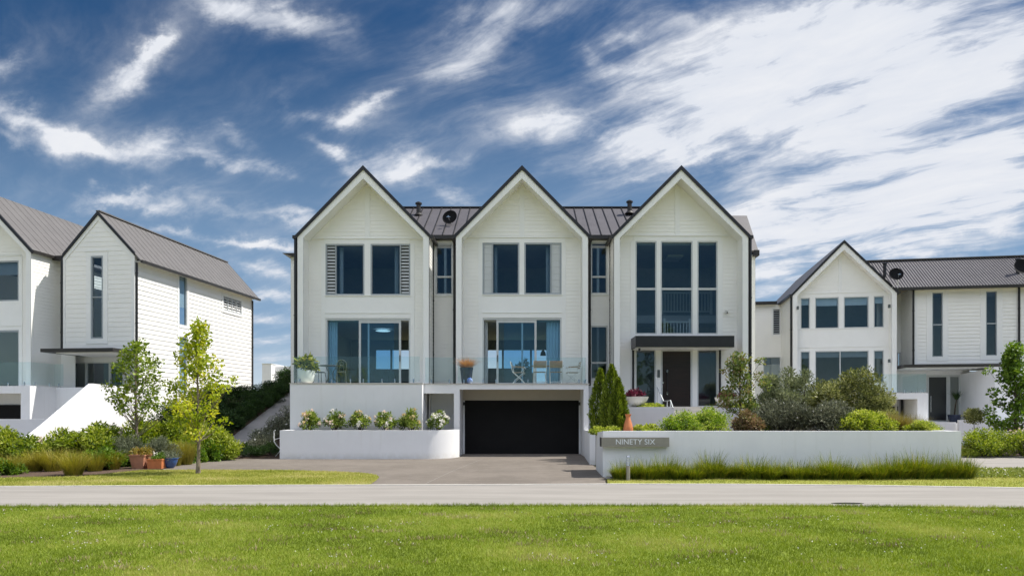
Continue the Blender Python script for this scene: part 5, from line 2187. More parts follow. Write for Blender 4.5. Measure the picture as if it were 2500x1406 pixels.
random.seed(4)
L_HEDGE = leafmat('bright_hedge_leaf', [(.055, .095, .010), (.15, .22, .018), (.31, .37, .035), (.42, .45, .09)], .35)
L_DARK = leafmat('dark_hedge_leaf', [(0.0168, 0.0384, 0.0096), (0.036, 0.078, 0.0168), (0.066, 0.12, 0.024)], .25)
L_LOW = leafmat('low_glossy_leaf', [(.05, .10, .012), (.11, .20, .02), (.22, .32, .04)], .3, rough=.4)
L_GREY = leafmat('grey_green_leaf', [(.085, .10, .055), (.18, .20, .12), (.30, .33, .22)], .25)
L_GREYD = leafmat('dusky_leaf', [(.045, .05, .028), (.11, .12, .07), (.21, .22, .14), (.30, .31, .21)], .2)
L_OLIVE = leafmat('olive_leaf', [(.055, .07, .018), (.15, .17, .045), (.29, .30, .10), (.44, .43, .19)], .28)
L_OLIVE2 = leafmat('silver_olive_leaf', [(.08, .10, .04), (.19, .22, .10), (.36, .39, .21)], .28)
L_LIME = leafmat('lime_leaf', [(0.072, 0.12, 0.0096), (0.204, 0.276, 0.024), (0.396, 0.444, 0.06), (0.504, 0.528, 0.132)], .35)
L_ROUND = leafmat('fresh_green_leaf', [(0.052, 0.104, 0.0104), (0.156, 0.26, 0.0234), (0.299, 0.403, 0.052), (0.442, 0.494, 0.117)], .35)
L_BROWN = leafmat('bronze_leaf', [(0.0675, 0.0607, 0.0243), (0.176, 0.121, 0.054), (0.324, 0.216, 0.121), (0.162, 0.176, 0.0405)], .25)
L_CYP = leafmat('conifer_spray', [(.045, .07, .006), (.13, .19, .015), (.27, .34, .035), (.38, .43, .07)], .2)
L_MAPLE = leafmat('yellow_maple_leaf', [(.16, .21, .015), (.30, .38, .025), (.46, .50, .05), (.56, .52, .06)], .42)
L_TREE = leafmat('green_tree_leaf', [(.07, .12, .012), (.18, .25, .03), (.32, .38, .05)], .38)
L_TREE2 = leafmat('dark_tree_leaf', [(.045, .09, .010), (.10, .18, .018), (.20, .29, .04)], .33)
L_SMALLT = leafmat('mixed_tree_leaf', [(0.049, 0.084, 0.0168), (0.126, 0.182, 0.035), (0.238, 0.28, 0.07), (0.336, 0.238, 0.112)], .33)
L_RHO = leafmat('rhododendron_leaf', [(0.042, 0.075, 0.012), (0.105, 0.165, 0.024), (0.255, 0.345, 0.0525), (0.405, 0.45, 0.09)], .25, rough=.4)
L_CLOV = leafmat('clover_leaf', [(.11, .15, .025), (.20, .24, .045), (.30, .32, .08)], .3)
P_WHITE = leafmat('white_petal', [(.72, .70, .66), (.85, .83, .80)], .3)
P_PINK = leafmat('blush_petal', [(.74, .58, .48), (.82, .72, .64)], .3)
P_APRI = leafmat('apricot_petal', [(.66, .52, .28), (.78, .66, .42)], .3)
P_RED = leafmat('maroon_leaf', [(.05, .008, .018), (.11, .015, .035), (.18, .03, .06)], .3)
L_POTP = leafmat('pot_plant_leaf', [(.05, .09, .02), (.13, .18, .03), (.34, .35, .05), (.52, .44, .06)], .3)
B_CAREX = leafmat('sedge_blade', [(.045, .075, .008), (.12, .17, .016), (.24, .27, .028), (.38, .30, .05)], .25)
B_GOLD = leafmat('golden_sedge_blade', [(.13, .13, .015), (.25, .24, .03), (.34, .30, .05), (.30, .20, .05)], .3)
B_ORANGE = leafmat('orange_sedge_blade', [(.30, .14, .05), (.48, .25, .10), (.58, .36, .18)], .3)
B_GRASS = leafmat('lawn_blade', [(.11, .15, .012), (.185, .25, .022), (.26, .32, .035), (.38, .37, .10)], .3, rough=.55, spec=.25)
B_GRASS2 = leafmat('dry_lawn_blade', [(.20, .23, .035), (.30, .31, .06), (.40, .38, .10), (.50, .44, .20)], .3, rough=.6, spec=.2)

KINDS = {
    'hedge': dict(seed=11, rx=.75, h=1.25, n=6200, size=.105, asp=.20, lm=L_HEDGE, ncl=30, up=.5),
    'hedge2': dict(seed=12, rx=.80, h=1.25, n=6000, size=.10, asp=.22, lm=L_HEDGE, ncl=30, up=.45, flower=[P_PINK], nfl=9, fsize=.06),
    'low': dict(seed=13, rx=.55, h=.62, n=3200, size=.085, asp=.32, lm=L_LOW, ncl=20, up=.35),
    'dark': dict(seed=14, rx=.95, h=1.35, n=6500, size=.10, asp=.20, lm=L_DARK, ncl=30, up=.4),
    'darkfl': dict(seed=15, rx=.75, h=1.0, n=5000, size=.06, asp=.2, lm=L_GREYD, ncl=26, up=.5, flower=[P_WHITE], nfl=14, fsize=.035),
    'juniper': dict(seed=16, rx=.75, h=.42, n=2600, size=.10, asp=.09, lm=L_DARK, ncl=24, up=.5),
    'rosemary': dict(seed=17, rx=.62, h=1.0, n=8000, size=.085, asp=.07, lm=L_GREY, ncl=30, up=.9, spread=.3),
    'grey': dict(seed=18, rx=.85, h=1.15, n=8500, size=.095, asp=.10, lm=L_GREYD, ncl=34, up=.8, flower=[P_WHITE], nfl=10, fsize=.02),
    'olive': dict(seed=19, rx=1.05, h=2.4, n=12000, size=.10, asp=.17, lm=L_OLIVE, ncl=46, up=.45, rc=.30, zmin=.05),
    'olive2': dict(seed=20, rx=.85, h=2.3, n=10500, size=.095, asp=.15, lm=L_OLIVE2, ncl=42, up=.6, rc=.30, zmin=.05),
    'lime': dict(seed=21, rx=.6, h=.62, n=6000, size=.05, asp=.34, lm=L_LIME, ncl=26, up=.5),
    'round': dict(seed=22, rx=.66, h=.80, n=8000, size=.052, asp=.34, lm=L_ROUND, ncl=34, up=.45, rc=.33),
    'brown': dict(seed=23, rx=.5, h=.72, n=2800, size=.085, asp=.26, lm=L_BROWN, ncl=20, up=.4),
    'cover': dict(seed=24, rx=.42, h=.32, n=1700, size=.07, asp=.30, lm=L_LIME, ncl=16, up=.5),
    'boxhedge': dict(seed=25, rx=.85, h=.98, n=5200, size=.07, asp=.27, lm=L_HEDGE, ncl=40, up=.4, boxy=True, rc=.34),
    'boxhedgefl': dict(seed=26, rx=.85, h=.95, n=4600, size=.07, asp=.27, lm=L_HEDGE, ncl=40, up=.4, boxy=True, rc=.34, flower=[P_PINK], nfl=70, fsize=.04),
}
g0 = 0.0

# left bed: leafy hedge bushes
LBL = ['leafy bright green bush cut by the left edge of the photo', 'leafy bush with a few pink blossoms near the left edge', 'leafy bush before the corner of the low grey wall', 'leafy bush under the low end of the white stair wall',
       'leafy bush under the middle of the white stair wall', 'tall leafy bush left of the green tree trunk', 'leafy bush right of the green tree trunk', 'leafy bush right behind the yellow tree trunk', 'leafy bush closest to the concrete path']
for i, (px, top, Y, s) in enumerate([(5, 1046, 20.6, 1.0), (85, 1052, 20.8, 1.0), (158, 1050, 21.0, 1.0), (232, 1036, 21.4, 1.06), (288, 1028, 22.4, 1.05), (345, 1024, 23.2, 1.1), (415, 1026, 23.6, 1.08), (478, 1024, 24.2, 1.1), (535, 1046, 24.6, .95)]):
    h = wz(top, Y)
    shrub('leafy_shrub', 'hedge2' if i in (1, 4) else 'hedge', (wx(px, Y), Y, .005), LBL[i], (s * 1.2, s * 1.1, h / 1.25 * 1.1), group='leafy bushes along the left bed')
for px, top, Y, s, lb in [(12, 1118, 18.6, .8, 'small green shrub low at the left edge of the bed'), (245, 1088, 20.2, 1.0, 'low glossy shrub behind the golden tussocks'), (296, 1092, 21.4, .9, 'low glossy shrub left of the terracotta pots'),
                          (512, 1066, 24.0, 1.0, 'low glossy shrub beside the concrete path'), (465, 1072, 23.2, .9, 'low glossy shrub behind the golden grass near the yellow tree')]:
    shrub('low_shrub', 'low', (wx(px, Y), Y, .005), lb, (s, s, wz(top, Y) / .62), group='low glossy shrubs in the left bed')
for px, top, Y, lb in [(310, 1050, 21.7, 'grey-green rosemary bush left of the taller terracotta pot'), (396, 1054, 21.6, 'grey-green rosemary bush behind the orange pot')]:
    shrub('rosemary_bush', 'rosemary', (wx(px, Y), Y, .005), lb, (1, 1, wz(top, Y) / 1.0), group='grey-green bushes behind the pots')
# hedge up the bank, both sides of the path
ks2 = [(-11.95, 27.2, .62), (-11.95, 28.7, .62), (-11.95, 30.2, .62), (-11.9, 31.9, .62), (-11.9, 33.6, .62)]
LB2 = ['low dark bush edging the path, nearest the driveway', 'low dark bush edging the path, second up the slope', 'low dark bush edging the path, third up the slope', 'low dark bush edging the path, fourth up the slope', 'low dark bush edging the path, farthest up the slope']
ks = [(-12.7, 26.4, 1.0), (-12.5, 28.0, 1.0), (-12.6, 29.6, 1.05), (-12.3, 31.2, 1.05), (-12.35, 32.8, 1.1), (-12.2, 34.4, 1.15), (-11.9, 36.2, 1.2), (-10.9, 37.6, 1.15), (-13.4, 33.5, 1.2), (-13.6, 30.5, 1.1), (-13.7, 27.6, 1.1)]
LB = ['dark hedge bush at the foot of the sloping path', 'second dark hedge bush up the sloping path', 'third dark hedge bush up the sloping path', 'fourth dark hedge bush up the sloping path', 'fifth dark hedge bush up the sloping path', 'sixth dark hedge bush up the sloping path',
      'dark hedge bush at the head of the sloping path', 'dark hedge bush against the sky beside the house corner', 'tall dark bush at the top of the bank by the far house corner', 'dark bush behind the yellow tree crown, halfway up the bank', 'dark bush behind the yellow tree crown, low on the bank']
for (x, y, s), lb in zip(ks, LB):
    px = CX + F * x / y
    h = min(1.25, max(.55, wz(1010 - (px - 560) * .69, y) - slope(y))) if px > 545 else 1.25
    shrub('dark_shrub', 'dark', (x, y, slope(y)), lb, (s * 1.08, s * 1.08, h / 1.2), group='dark hedge bushes up the bank')
for (x, y, s), lb in zip(ks2, LB2):
    shrub('dark_shrub', 'dark', (x, y, slope(y)), lb, (s, s, .5), group='dark hedge bushes up the bank')
for i, (x, y, s) in enumerate([(-9.75, 26.2, .95), (-9.6, 27.6, 1.05), (-9.5, 29.2, 1.1), (-9.5, 31, 1.1)]):
    shrub('flowering_shrub', 'darkfl', (x, y, slope(y)), ['dusky bush with tiny white flowers nearest the planter wall', 'dusky white-flecked bush second up the house wall', 'dusky white-flecked bush third up the house wall', 'dusky bush highest up against the house wall'][i], s, group='dusky bushes along the house wall')
for (x, y), lb in zip([(-10.15, 25.62), (-9.35, 25.7)], ['spreading juniper at the corner of path and driveway', 'spreading juniper under the curved white hose bracket']):
    shrub('juniper', 'juniper', (x, y, slope(y)), lb, .95, group='low spreading junipers')


# sedges and grasses: arching blades
def tussock_mesh(seed, n, h, r, w, lm, droop=.8, stiff=.5, fly=0):
    rng = np.random.default_rng(seed)
    a = rng.uniform(0, 2 * math.pi, n)
    q = np.sqrt(rng.uniform(0, 1, n)) * r * .35
    L = h * rng.uniform(.55, 1.25, n)
    out = rng.uniform(.15, 1.0, n) * droop
    lng = rng.uniform(0, 1, n) < fly
    L = np.where(lng, L * 1.6, L)
    out = np.where(lng, out * .6, out)
    base = np.stack([q * np.cos(a), q * np.sin(a), np.zeros(n)], 1)
    a2 = a + rng.normal(0, .5, n)
    dirh = np.stack([np.cos(a2), np.sin(a2), np.zeros(n)], 1)
    side = np.stack([-np.sin(a2), np.cos(a2), np.zeros(n)], 1)
    K = 4
    pts = []
    for k in range(K + 1):
        t = k / K
        horiz = (stiff * t + (1 - stiff) * t * t) * out * L
        z = L * (t - .42 * out * t * t * t)
        p = base + dirh * horiz[:, None]
        p[:, 2] = np.maximum(z, .005)
        ww = w * (1 - t) ** .7 * .5
        pts.append((p - side * ww, p + side * ww))
    V = np.empty((n, 2 * (K + 1), 3))
    for k, (l, rr) in enumerate(pts):
        V[:, 2 * k] = l
        V[:, 2 * k + 1] = rr
    fi = np.array([[2 * k, 2 * k + 1, 2 * k + 3, 2 * k + 2] for k in range(K)])
    idx = (np.arange(n)[:, None, None] * 2 * (K + 1) + fi[None]).ravel()
    tint = np.repeat(np.clip(rng.beta(2, 2, n), 0, 1), K)
    return np_mesh('blades', V.reshape(-1, 3), np.full(n * K, 4), idx, [lm], None, tint)


TUS = {}


def tussock(name, kind, loc, label, sc=1.0, group=None, cat='grass tussock'):
    if kind not in TUS:
        TUS[kind] = tussock_mesh(**TKIND[kind])
    o = link(TUS[kind], name)
    o.location = loc
    o.rotation_euler = (0, 0, random.uniform(0, 6.28))
    o.scale = sc if isinstance(sc, tuple) else (sc, sc, sc)
    tag(o, label, cat, group)
    return o


TKIND = {
    'gold': dict(seed=31, n=900, h=.62, r=.5, w=.008, lm=B_GOLD, droop=.95),
    'carex': dict(seed=32, n=1500, h=.42, r=.75, w=.014, lm=B_CAREX, droop=1.05, stiff=.5, fly=.10),
    'carex2': dict(seed=33, n=1300, h=.38, r=.7, w=.014, lm=B_CAREX, droop=1.15, stiff=.55, fly=.06),
    'carex3': dict(seed=36, n=1400, h=.44, r=.8, w=.014, lm=B_CAREX, droop=1.0, stiff=.45, fly=.10),
    'bronze': dict(seed=34, n=1400, h=.75, r=.6, w=.007, lm=leafmat('bronze_sedge_blade', [(.10, .10, .02), (.19, .17, .04), (.28, .21, .06), (.22, .20, .04)], .3), droop=.8),
    'orange': dict(seed=35, n=700, h=.42, r=.42, w=.008, lm=B_ORANGE, droop=1.25, stiff=.45),
}
ordn = ['first', 'second', 'third', 'fourth', 'fifth', 'sixth', 'seventh', 'eighth', 'ninth', 'tenth', 'eleventh', 'twelfth', 'thirteenth', 'fourteenth', 'fifteenth', 'sixteenth', 'seventeenth', 'eighteenth', 'nineteenth']
for i, (px, py, s) in enumerate([(25, 1158, .9), (85, 1150, 1.0), (130, 1150, 1.15), (180, 1160, 1.15), (232, 1150, 1.0), (275, 1146, .95)]):
    Y = gy(py)
    tussock('golden_sedge', 'gold', (wx(px, Y), Y, .005), 'golden grass tussock, ' + ordn[i] + ' from the left edge along the lawn', s, 'golden tussocks along the left lawn')
tussock('golden_sedge', 'gold', (wx(455, 22.3), 22.3, .005), 'upright golden grass tussock left of the yellow tree trunk', (1.0, 1.0, 1.45), 'golden tussocks along the left lawn')
tussock('golden_sedge', 'gold', (wx(428, 21.8), 21.8, .005), 'golden grass tussock behind the blue glazed pot', (.9, .9, 1.2), 'golden tussocks along the left lawn')
n = 24
ordn += ['twentieth', 'twenty-first', 'twenty-second', 'twenty-third', 'twenty-fourth']
for i in range(n):
    x = 2.4 + (11.12 - 2.4) * i / (n - 1) + random.uniform(-.08, .08)
    y = 17.46 + random.uniform(-.16, .14)
    s = random.uniform(.85, 1.2)
    tussock('sedge', ('carex', 'carex2', 'carex3')[i % 3], (x, y, .012), 'green sedge tussock under the sign wall, ' + ordn[i] + ' from the sign end', (s, .85 * s, s * random.uniform(.68, .98)), 'sedge tussocks along the white sign wall')

# rhododendrons in the planter
KR = []
for i in range(6):
    fl = [[P_PINK, P_APRI], [P_WHITE, P_PINK], [P_APRI, P_WHITE], [P_WHITE, P_PINK], [P_APRI], [P_WHITE]][i]
    nf = [17, 15, 12, 20, 7, 36][i]
    KINDS['rhodo%d' % i] = dict(seed=41 + i, rx=.46, h=.74, n=1500, size=.10, asp=.17, lm=L_RHO, ncl=20, up=.35, flower=fl, nfl=nf, fsize=.075, zmin=.52, rc=.30)
RL = ['blush and apricot rhododendron at the left end of the planter', 'green rhododendron with a few white blooms, second in the planter', 'golden-topped rhododendron, third in the planter', 'rhododendron with a white patch of blooms, fourth in the planter', 'mostly leafy rhododendron below the corner of the deck wall', 'rhododendron covered in white blooms before the niche']
for i, px in enumerate([756, 819, 880, 942, 1004, 1070]):
    Y = 25.62
    shrub('rhododendron', 'rhodo%d' % i, (wx(px, Y), Y, .94), RL[i], (1.1, 1.0, 1.16), group='rhododendrons in the planter')

# right bed
rb = 1.02
cyl = ['tall dark conifer at the back of the group beside the garage', 'tallest dark conifer in the middle of the group', 'dark conifer at the front of the group, behind the vase']


def conifer(loc, h, r, seed, label):
    rng = np.random.default_rng(seed)
    o = root('conifer', loc, label, 'conifer', 'slim conifers beside the garage')
    n = 5200
    t = rng.uniform(0, 1, n) ** 1.25
    prof = np.where(t < .25, .78 + .9 * t, np.maximum(.02, (1 - ((t - .25) / .75) ** 1.7))) 
    a = rng.uniform(0, 2 * math.pi, n)
    lob = 1 + .16 * np.sin(a * 5 + seed) + .12 * np.sin(t * 26 + a * 3)
    R = r * prof * lob * (rng.uniform(.35, 1, n) ** .35)
    pos = np.stack([R * np.cos(a), R * np.sin(a), t * h], 1)
    d = np.stack([np.cos(a) * .55, np.sin(a) * .55, np.full(n, 1.0)], 1) + rng.normal(size=(n, 3)) * .28
    v = leaf_arrays(pos, d, rng, .11, .17, fold=.3, curl=.1)
    tint = np.clip(.35 + .3 * np.sin(a * 5 + seed) * .5 + rng.normal(0, .22, n), 0, 1)
    link(leaves_mesh('foliage', v, [L_CYP], tint), 'foliage', o)
    m = MB()
    m.tube([(0, 0, 0), (0, 0, h * .9)], [.05, .008], 6)
    m.build('trunk', M_BARKD, o)


conifer((wx(1466, 24.9), 24.9, rb), wz(903, 24.9) - rb, .38, 1, cyl[0])
conifer((wx(1494, 24.0), 24.0, rb), wz(893, 24.0) - rb, .42, 2, cyl[1])
conifer((wx(1509, 22.9), 22.9, rb), wz(926, 22.9) - rb, .30, 3, cyl[2])
for px, Y, s, lb in [(1458, 20.0, .75, 'small yellow-green plant at the left end of the sign wall'), (1492, 18.75, .8, 'yellow-green plant left of the orange vase'), (1562, 18.8, .9, 'yellow-green plant right of the orange vase'), (1592, 19.2, .95, 'yellow-green plant between the vase and the round bush')]:
    shrub('ground_cover_plant', 'cover', (wx(px, Y), Y, rb), lb, s, group='yellow-green plants along the sign wall')
R_ = 'shrubs in the raised bed'
for nm, kd, px, top, Y, s, lb in [
    ('round_shrub', 'round', 1662, 1007, 19.8, .92, 'round fresh green bush before the entry steps, the left of two'),
    ('round_shrub', 'round', 1731, 999, 20.8, .98, 'round fresh green bush before the entry steps, the right of two'),
    ('bronze_shrub', 'brown', 1826, 1004, 19.6, .78, 'bronze-brown leafy shrub at the foot of the small tree'),
    ('silver_shrub', 'olive2', 1905, 884, 24.5, .92, 'pale silvery olive bush behind the small tree'),
    ('silver_shrub', 'olive2', 1957, 890, 25.8, .85, 'slender silvery olive bush before the left wing of the right house'),
    ('olive_shrub', 'olive', 2078, 872, 22.6, 1.08, 'largest olive-green bush, before the right house'),
    ('olive_shrub', 'olive', 2022, 905, 24.0, .9, 'olive-green bush behind the two dusky bushes'),
    ('olive_shrub', 'olive', 2130, 920, 22.0, .62, 'smaller olive-green bush at the right side of the large one'),
    ('dusky_shrub', 'grey', 1915, 968, 20.2, .98, 'dusky grey-green bush with white flecks, the left of two'),
    ('dusky_shrub', 'grey', 2018, 974, 19.8, .98, 'dusky grey-green bush with white flecks, the right of two'),
    ('lime_shrub', 'lime', 2098, 1008, 19.2, .95, 'bright lime-green mound right of the dusky bushes'),
    ('lime_shrub', 'lime', 2140, 1012, 19.5, .9, 'bright lime-green mound before the bronze grass'),
    ('lime_shrub', 'lime', 2250, 1030, 19.3, .8, 'low yellow-green mound near the right end of the white wall'),
    ('lime_shrub', 'lime', 1862, 1020, 20.4, .7, 'small lime-green plant between the bronze and dusky bushes'),
]:
    h = max(.25, wz(top, Y) - rb)
    shrub(nm, kd, (wx(px, Y), Y, rb), lb, (s * 1.18, s * 1.12, h / KINDS[kd]['h'] * 1.08), group=R_)
tussock('bronze_sedge', 'bronze', (wx(2185, 20.3), 20.3, rb), 'arching bronze grass behind the lime mounds', (1.1, 1.1, .95), 'bronze grasses in the raised bed')
tussock('bronze_sedge', 'bronze', (wx(2225, 20.0), 20.0, rb), 'arching bronze grass right of the lime mounds', (1.0, 1.0, .80), 'bronze grasses in the raised bed')
# entry planter greenery
shrub('trailing_plant', 'cover', (4.75, 25.85, 1.76), 'yellow-green plants in the white box left of the steps', (1.6, .6, .75), group=R_)
shrub('trailing_plant', 'cover', (8.3, 25.9, 1.74), 'yellow-green plants in the white box right of the steps', (1.8, .6, .9), group=R_)

# trees
rng = np.random.default_rng(77)
Yt = gy(1157)
zt = lambda py: wz(py, Yt)
top, bot = zt(783), zt(1062)
env = lambda t: .30 + .62 * math.sin(min(1, t * 1.25 + .12) * math.pi) if t < .62 else max(.10, .60 * (1 - t) / .38 * .85 + .08)
cl = env_clumps(rng, 62, bot - .1, top - .12, env, .21)
cl += [(.95, .1, zt(930), .17), (.80, -.1, zt(948), .18), (-.55, 0, zt(870), .13), (-.42, .1, zt(835), .16), (-.60, 0, zt(945), .2), (.72, 0, zt(1030), .16)]
tree('maple_tree', (wx(483, Yt), Yt, .01), 'young yellow-leaved tree with a slim bare trunk on the lawn', 'tree', cl, 3900, .085, .42, L_MAPLE, M_BARK, top - .25, .045, rng=rng, group='young trees')
rng = np.random.default_rng(78)
Yt = 22.3
top, bot = wz(830, Yt), wz(1010, Yt)
env = lambda t: .35 + .62 * math.sin((t * .85 + .12) * math.pi)
cl = env_clumps(rng, 58, bot, top - .15, env, .22)
cl += [(-.95, 0, wz(942, Yt), .2), (-.75, 0, wz(965, Yt), .22), (-.5, .1, wz(985, Yt), .2), (.98, .1, wz(985, Yt), .16), (1.25, 0, wz(992, Yt), .12), (.7, 0, wz(1000, Yt), .18)]
tree('street_tree', (wx(332, Yt), Yt, .01), 'young green tree before the white stair wall', 'tree', cl, 2500, .095, .42, L_TREE, M_BARK, top - .2, .05, rng=rng, group='young trees')
rng = np.random.default_rng(79)
Yt = 22.0
top, bot = wz(858, Yt) - rb, wz(1005, Yt) - rb
env = lambda t: .70 - .45 * t
cl = env_clumps(rng, 40, bot, top - .1, env, .19)
cl += [(.72, .1, wz(880, Yt) - rb, .17), (.62, 0, wz(920, Yt) - rb, .2), (.85, 0, wz(940, Yt) - rb, .2), (-.45, 0, wz(905, Yt) - rb, .15)]
tree('small_tree', (wx(1806, Yt), Yt, rb), 'small loose-leaved tree right of the entry, standing in the bed', 'tree', cl, 3000, .085, .33, L_SMALLT, M_BARKD, top - .2, .04, rng=rng, group='young trees')
rng = np.random.default_rng(80)
Yt = 27.5
top, bot = wz(838, Yt), wz(1045, Yt)
env = lambda t: .95 * (1 - t) ** .8 + .18
cl = env_clumps(rng, 72, bot - .15, top - .15, env, .25)
cl += [(-1.05, 0, wz(905, Yt), .2), (-.85, 0, wz(960, Yt), .22), (-1.0, 0, wz(1005, Yt), .25)]
tree('street_tree', (wx(2478, Yt), Yt, .02), 'bushy dark green tree at the right edge of the photo', 'tree', cl, 4400, .12, .42, L_TREE2, M_BARKD, top - .2, .06, rng=rng, group='young trees')
rng = np.random.default_rng(81)
Yt = 27.8
cz = wz(1018, Yt)
cl = [(.22 * math.cos(a) * math.cos(b), .22 * math.sin(a) * math.cos(b), cz + .2 * math.sin(b), .2) for a in np.linspace(0, 5.5, 7) for b in (-.6, .2, .9)]
tree('topiary_tree', (wx(2378, Yt), Yt, .02), 'clipped ball of leaves on a slim stem near the right house', 'topiary', cl, 1900, .075, .3, L_OLIVE, M_BARKD, cz, .022, rng=rng, twigs=False)

# tall trees across the lawn, on the photographer's side: the photo shows them as reflections in the entry glass
for k, (x, y, hh, sd_) in enumerate(((11.5, -24, 10.5, 90), (17.0, -27, 12.5, 91))):
    rng = np.random.default_rng(sd_)
    cl = env_clumps(rng, 60, hh * .18, hh * .95, lambda t: 2.9 * math.sin((t * .82 + .14) * math.pi), .75)
    tree('park_tree', (x, y, 0), ['tall tree across the lawn, mirrored in the glass left of the front door', 'taller tree across the lawn, farther from the street'][k], 'tree', cl, 5200, .30, .4, L_TREE2, M_BARKD, hh * .85, .2, rng=rng, group='trees across the lawn')

# right-hand hedges
for px, Y, kd, s, lb in [(2400, 26.0, 'boxhedge', 1.0, 'clipped green hedge bush left of the flowering one at the right edge'), (2440, 26.2, 'boxhedge', .9, 'clipped green hedge bush nearer the flowering one at the right edge'), (2498, 26.0, 'boxhedgefl', 1.0, 'clipped hedge bush with pale pink flowers at the right edge')]:
    shrub('hedge_bush', kd, (wx(px, Y), Y, .05), lb, s, group='clipped hedge on the right')
shrub('lime_shrub', 'lime', (wx(2362, 26.0), 26.0, .05), 'small lime-green mound on the ground past the white wall', (.8, .8, .45))

# ------------------------------------------------------------------ potted plants
def potted(name, loc, label, prof, pm, plant, square=None, rim=None, seg=28):
    o = root(name, loc, label, 'potted plant')
    m = MB()
    if square:
        (b0, z0), (b1, z1) = square
        vs = []
        for b_, z in ((b0, z0), (b1, z1), (b1 - .03, z1), (b1 - .045, z1 - .06)):
            vs += [(-b_, -b_, z), (b_, -b_, z), (b_, b_, z), (-b_, b_, z)]
        fs = [(3, 2, 1, 0)]
        for k in range(3):
            for i in range(4):
                j = (i + 1) % 4
                fs.append((4 * k + i, 4 * k + j, 4 * k + 4 + j, 4 * k + 4 + i))
        fs.append((12, 13, 14, 15))
        m.add(vs, fs)
        if rim:
            for z_, w_ in rim:
                m.box(-b1 - w_, b1 + w_, -b1 - w_, -b1 + .01, z_, z_ + .04)
                m.box(b1 - .01, b1 + w_, -b1, b1 + w_, z_, z_ + .04)
                m.box(-b1 - w_, -b1 + .01, -b1, b1 + w_, z_, z_ + .04)
                m.box(-b1, b1, b1 - .01, b1 + w_, z_, z_ + .04)
    else:
        m.lathe(prof, (0, 0, 0), seg)
    m.build('pot', pm, o, smooth=not square)
    me, z, sc, nm = plant
    p = link(me, nm, o)
    p.location = (0, 0, z)
    p.scale = sc
    return o


SH = lambda **k: shrub_mesh(**k)[0]
k1 = SH(seed=51, rx=.42, h=.78, n=420, size=.19, asp=.22, lm=L_POTP, ncl=16, up=.25)
potted('potted_shrub', (wx(749, 26.75), 26.75, DECK), 'large white bowl-shaped pot with a yellow-green shrub on the left deck', [(.17, 0), (.25, .08), (.30, .25), (.31, .42), (.30, .5), (.28, .5), (.27, .42)], M_WHITEPOT, (k1, .42, (1, 1, 1.0), 'foliage'))
potted('potted_grass', (wx(1139, 26.95), 26.95, DECK), 'tall navy pot with orange grass at the left of the middle deck', [(.17, 0), (.19, .05), (.24, .5), (.26, .62), (.24, .62), (.23, .55)], M_NAVY, (tussock_mesh(**TKIND['orange']), .56, (1.35, 1.35, 1.2), 'foliage'))
redp = SH(seed=52, rx=.5, h=.32, n=750, size=.10, asp=.3, lm=P_RED, ncl=18, up=.5)
bowl = [(.14, 0), (.26, .08), (.42, .24), (.48, .40), (.45, .40), (.42, .34)]
potted('planter_bowl', (wx(1552, 26.15), 26.15, 1.86), 'wide white bowl of maroon plants left of the front door', bowl, M_WHITEPOT, (redp, .34, (.95, .95, 1), 'foliage'))
potted('planter_bowl', (wx(1776, 26.25), 26.25, 1.84), 'wide white bowl of maroon plants right of the front door', bowl, M_WHITEPOT, (redp, .34, (.9, .9, .9), 'foliage'))
k2 = SH(seed=53, rx=.34, h=.46, n=650, size=.06, asp=.3, lm=leafmat('yellow_pot_leaf', [(.10, .11, .02), (.25, .22, .04), (.38, .30, .06), (.20, .10, .04)], .35), ncl=16, up=.4)
yp = gy(1143)
potted('potted_shrub', (wx(343, yp), yp, .01), 'tall tapered terracotta pot with a yellow-leaved shrub by the lawn', None, M_TERRA, (k2, .34, (1, 1, 1), 'foliage'), square=((.165, 0), (.225, .41)), rim=[(.37, .012)])
k3 = SH(seed=54, rx=.27, h=.22, n=620, size=.06, asp=.28, lm=L_LOW, ncl=14, up=.6, flower=[P_WHITE], nfl=1, fsize=.09)
yp = gy(1143.5)
potted('potted_plant', (wx(385, yp), yp + .02, .01), 'square orange terracotta pot with a green plant and one white flower', None, M_TERRA2, (k3, .26, (1, 1, 1), 'foliage'), square=((.205, 0), (.215, .29)), rim=[(.25, .015)])
k4 = SH(seed=55, rx=.28, h=.36, n=700, size=.06, asp=.12, lm=L_GREY, ncl=14, up=.7)
potted('potted_plant', (wx(415, 20.9), 20.9, .01), 'blue glazed pot with a grey-green plant beside the orange pot', [(.10, 0), (.16, .06), (.21, .20), (.225, .27), (.25, .285), (.25, .30), (.21, .30), (.2, .25)], M_BLUE, (k4, .24, (1, 1, 1), 'foliage'))
# palm in a dark tub by the neighbour's door
o = root('potted_palm', (*tuple(FR.P(UR(2330, 1.2), 1.2, 0))[:2], zE), 'small palm-like plant in a dark tub beside the right house door', 'potted plant')
m = MB()
m.lathe([(.25, 0), (.34, .45), (.30, .45), (.29, .4)], (0, 0, 0), 20)
m.build('pot', M_NAVY, o, smooth=True)
m = MB()
m.tube([(0, 0, .4), (.04, 0, .8), (.12, 0, 1.3)], [.04, .035, .03], 8)
m.build('stem', M_BARKD, o)
p = link(tussock_mesh(61, 90, .62, .2, .03, L_DARK, droop=1.1, stiff=.6), 'foliage', o)
p.location = (.12, 0, 1.28)
# plant inside the living room
o = root('potted_plant', (wx(1278, 29.6), 29.6, DECK), 'dark leafy house plant inside the middle sliding door', 'potted plant')
m = MB()
m.lathe([(.16, 0), (.2, .4), (.17, .4)], (0, 0, 0), 16)
m.build('pot', M_NAVY, o, smooth=True)
p = link(SH(seed=56, rx=.4, h=.7, n=260, size=.2, asp=.2, lm=L_DARK, ncl=14, up=.4), 'foliage', o)
p.location = (0, 0, .38)

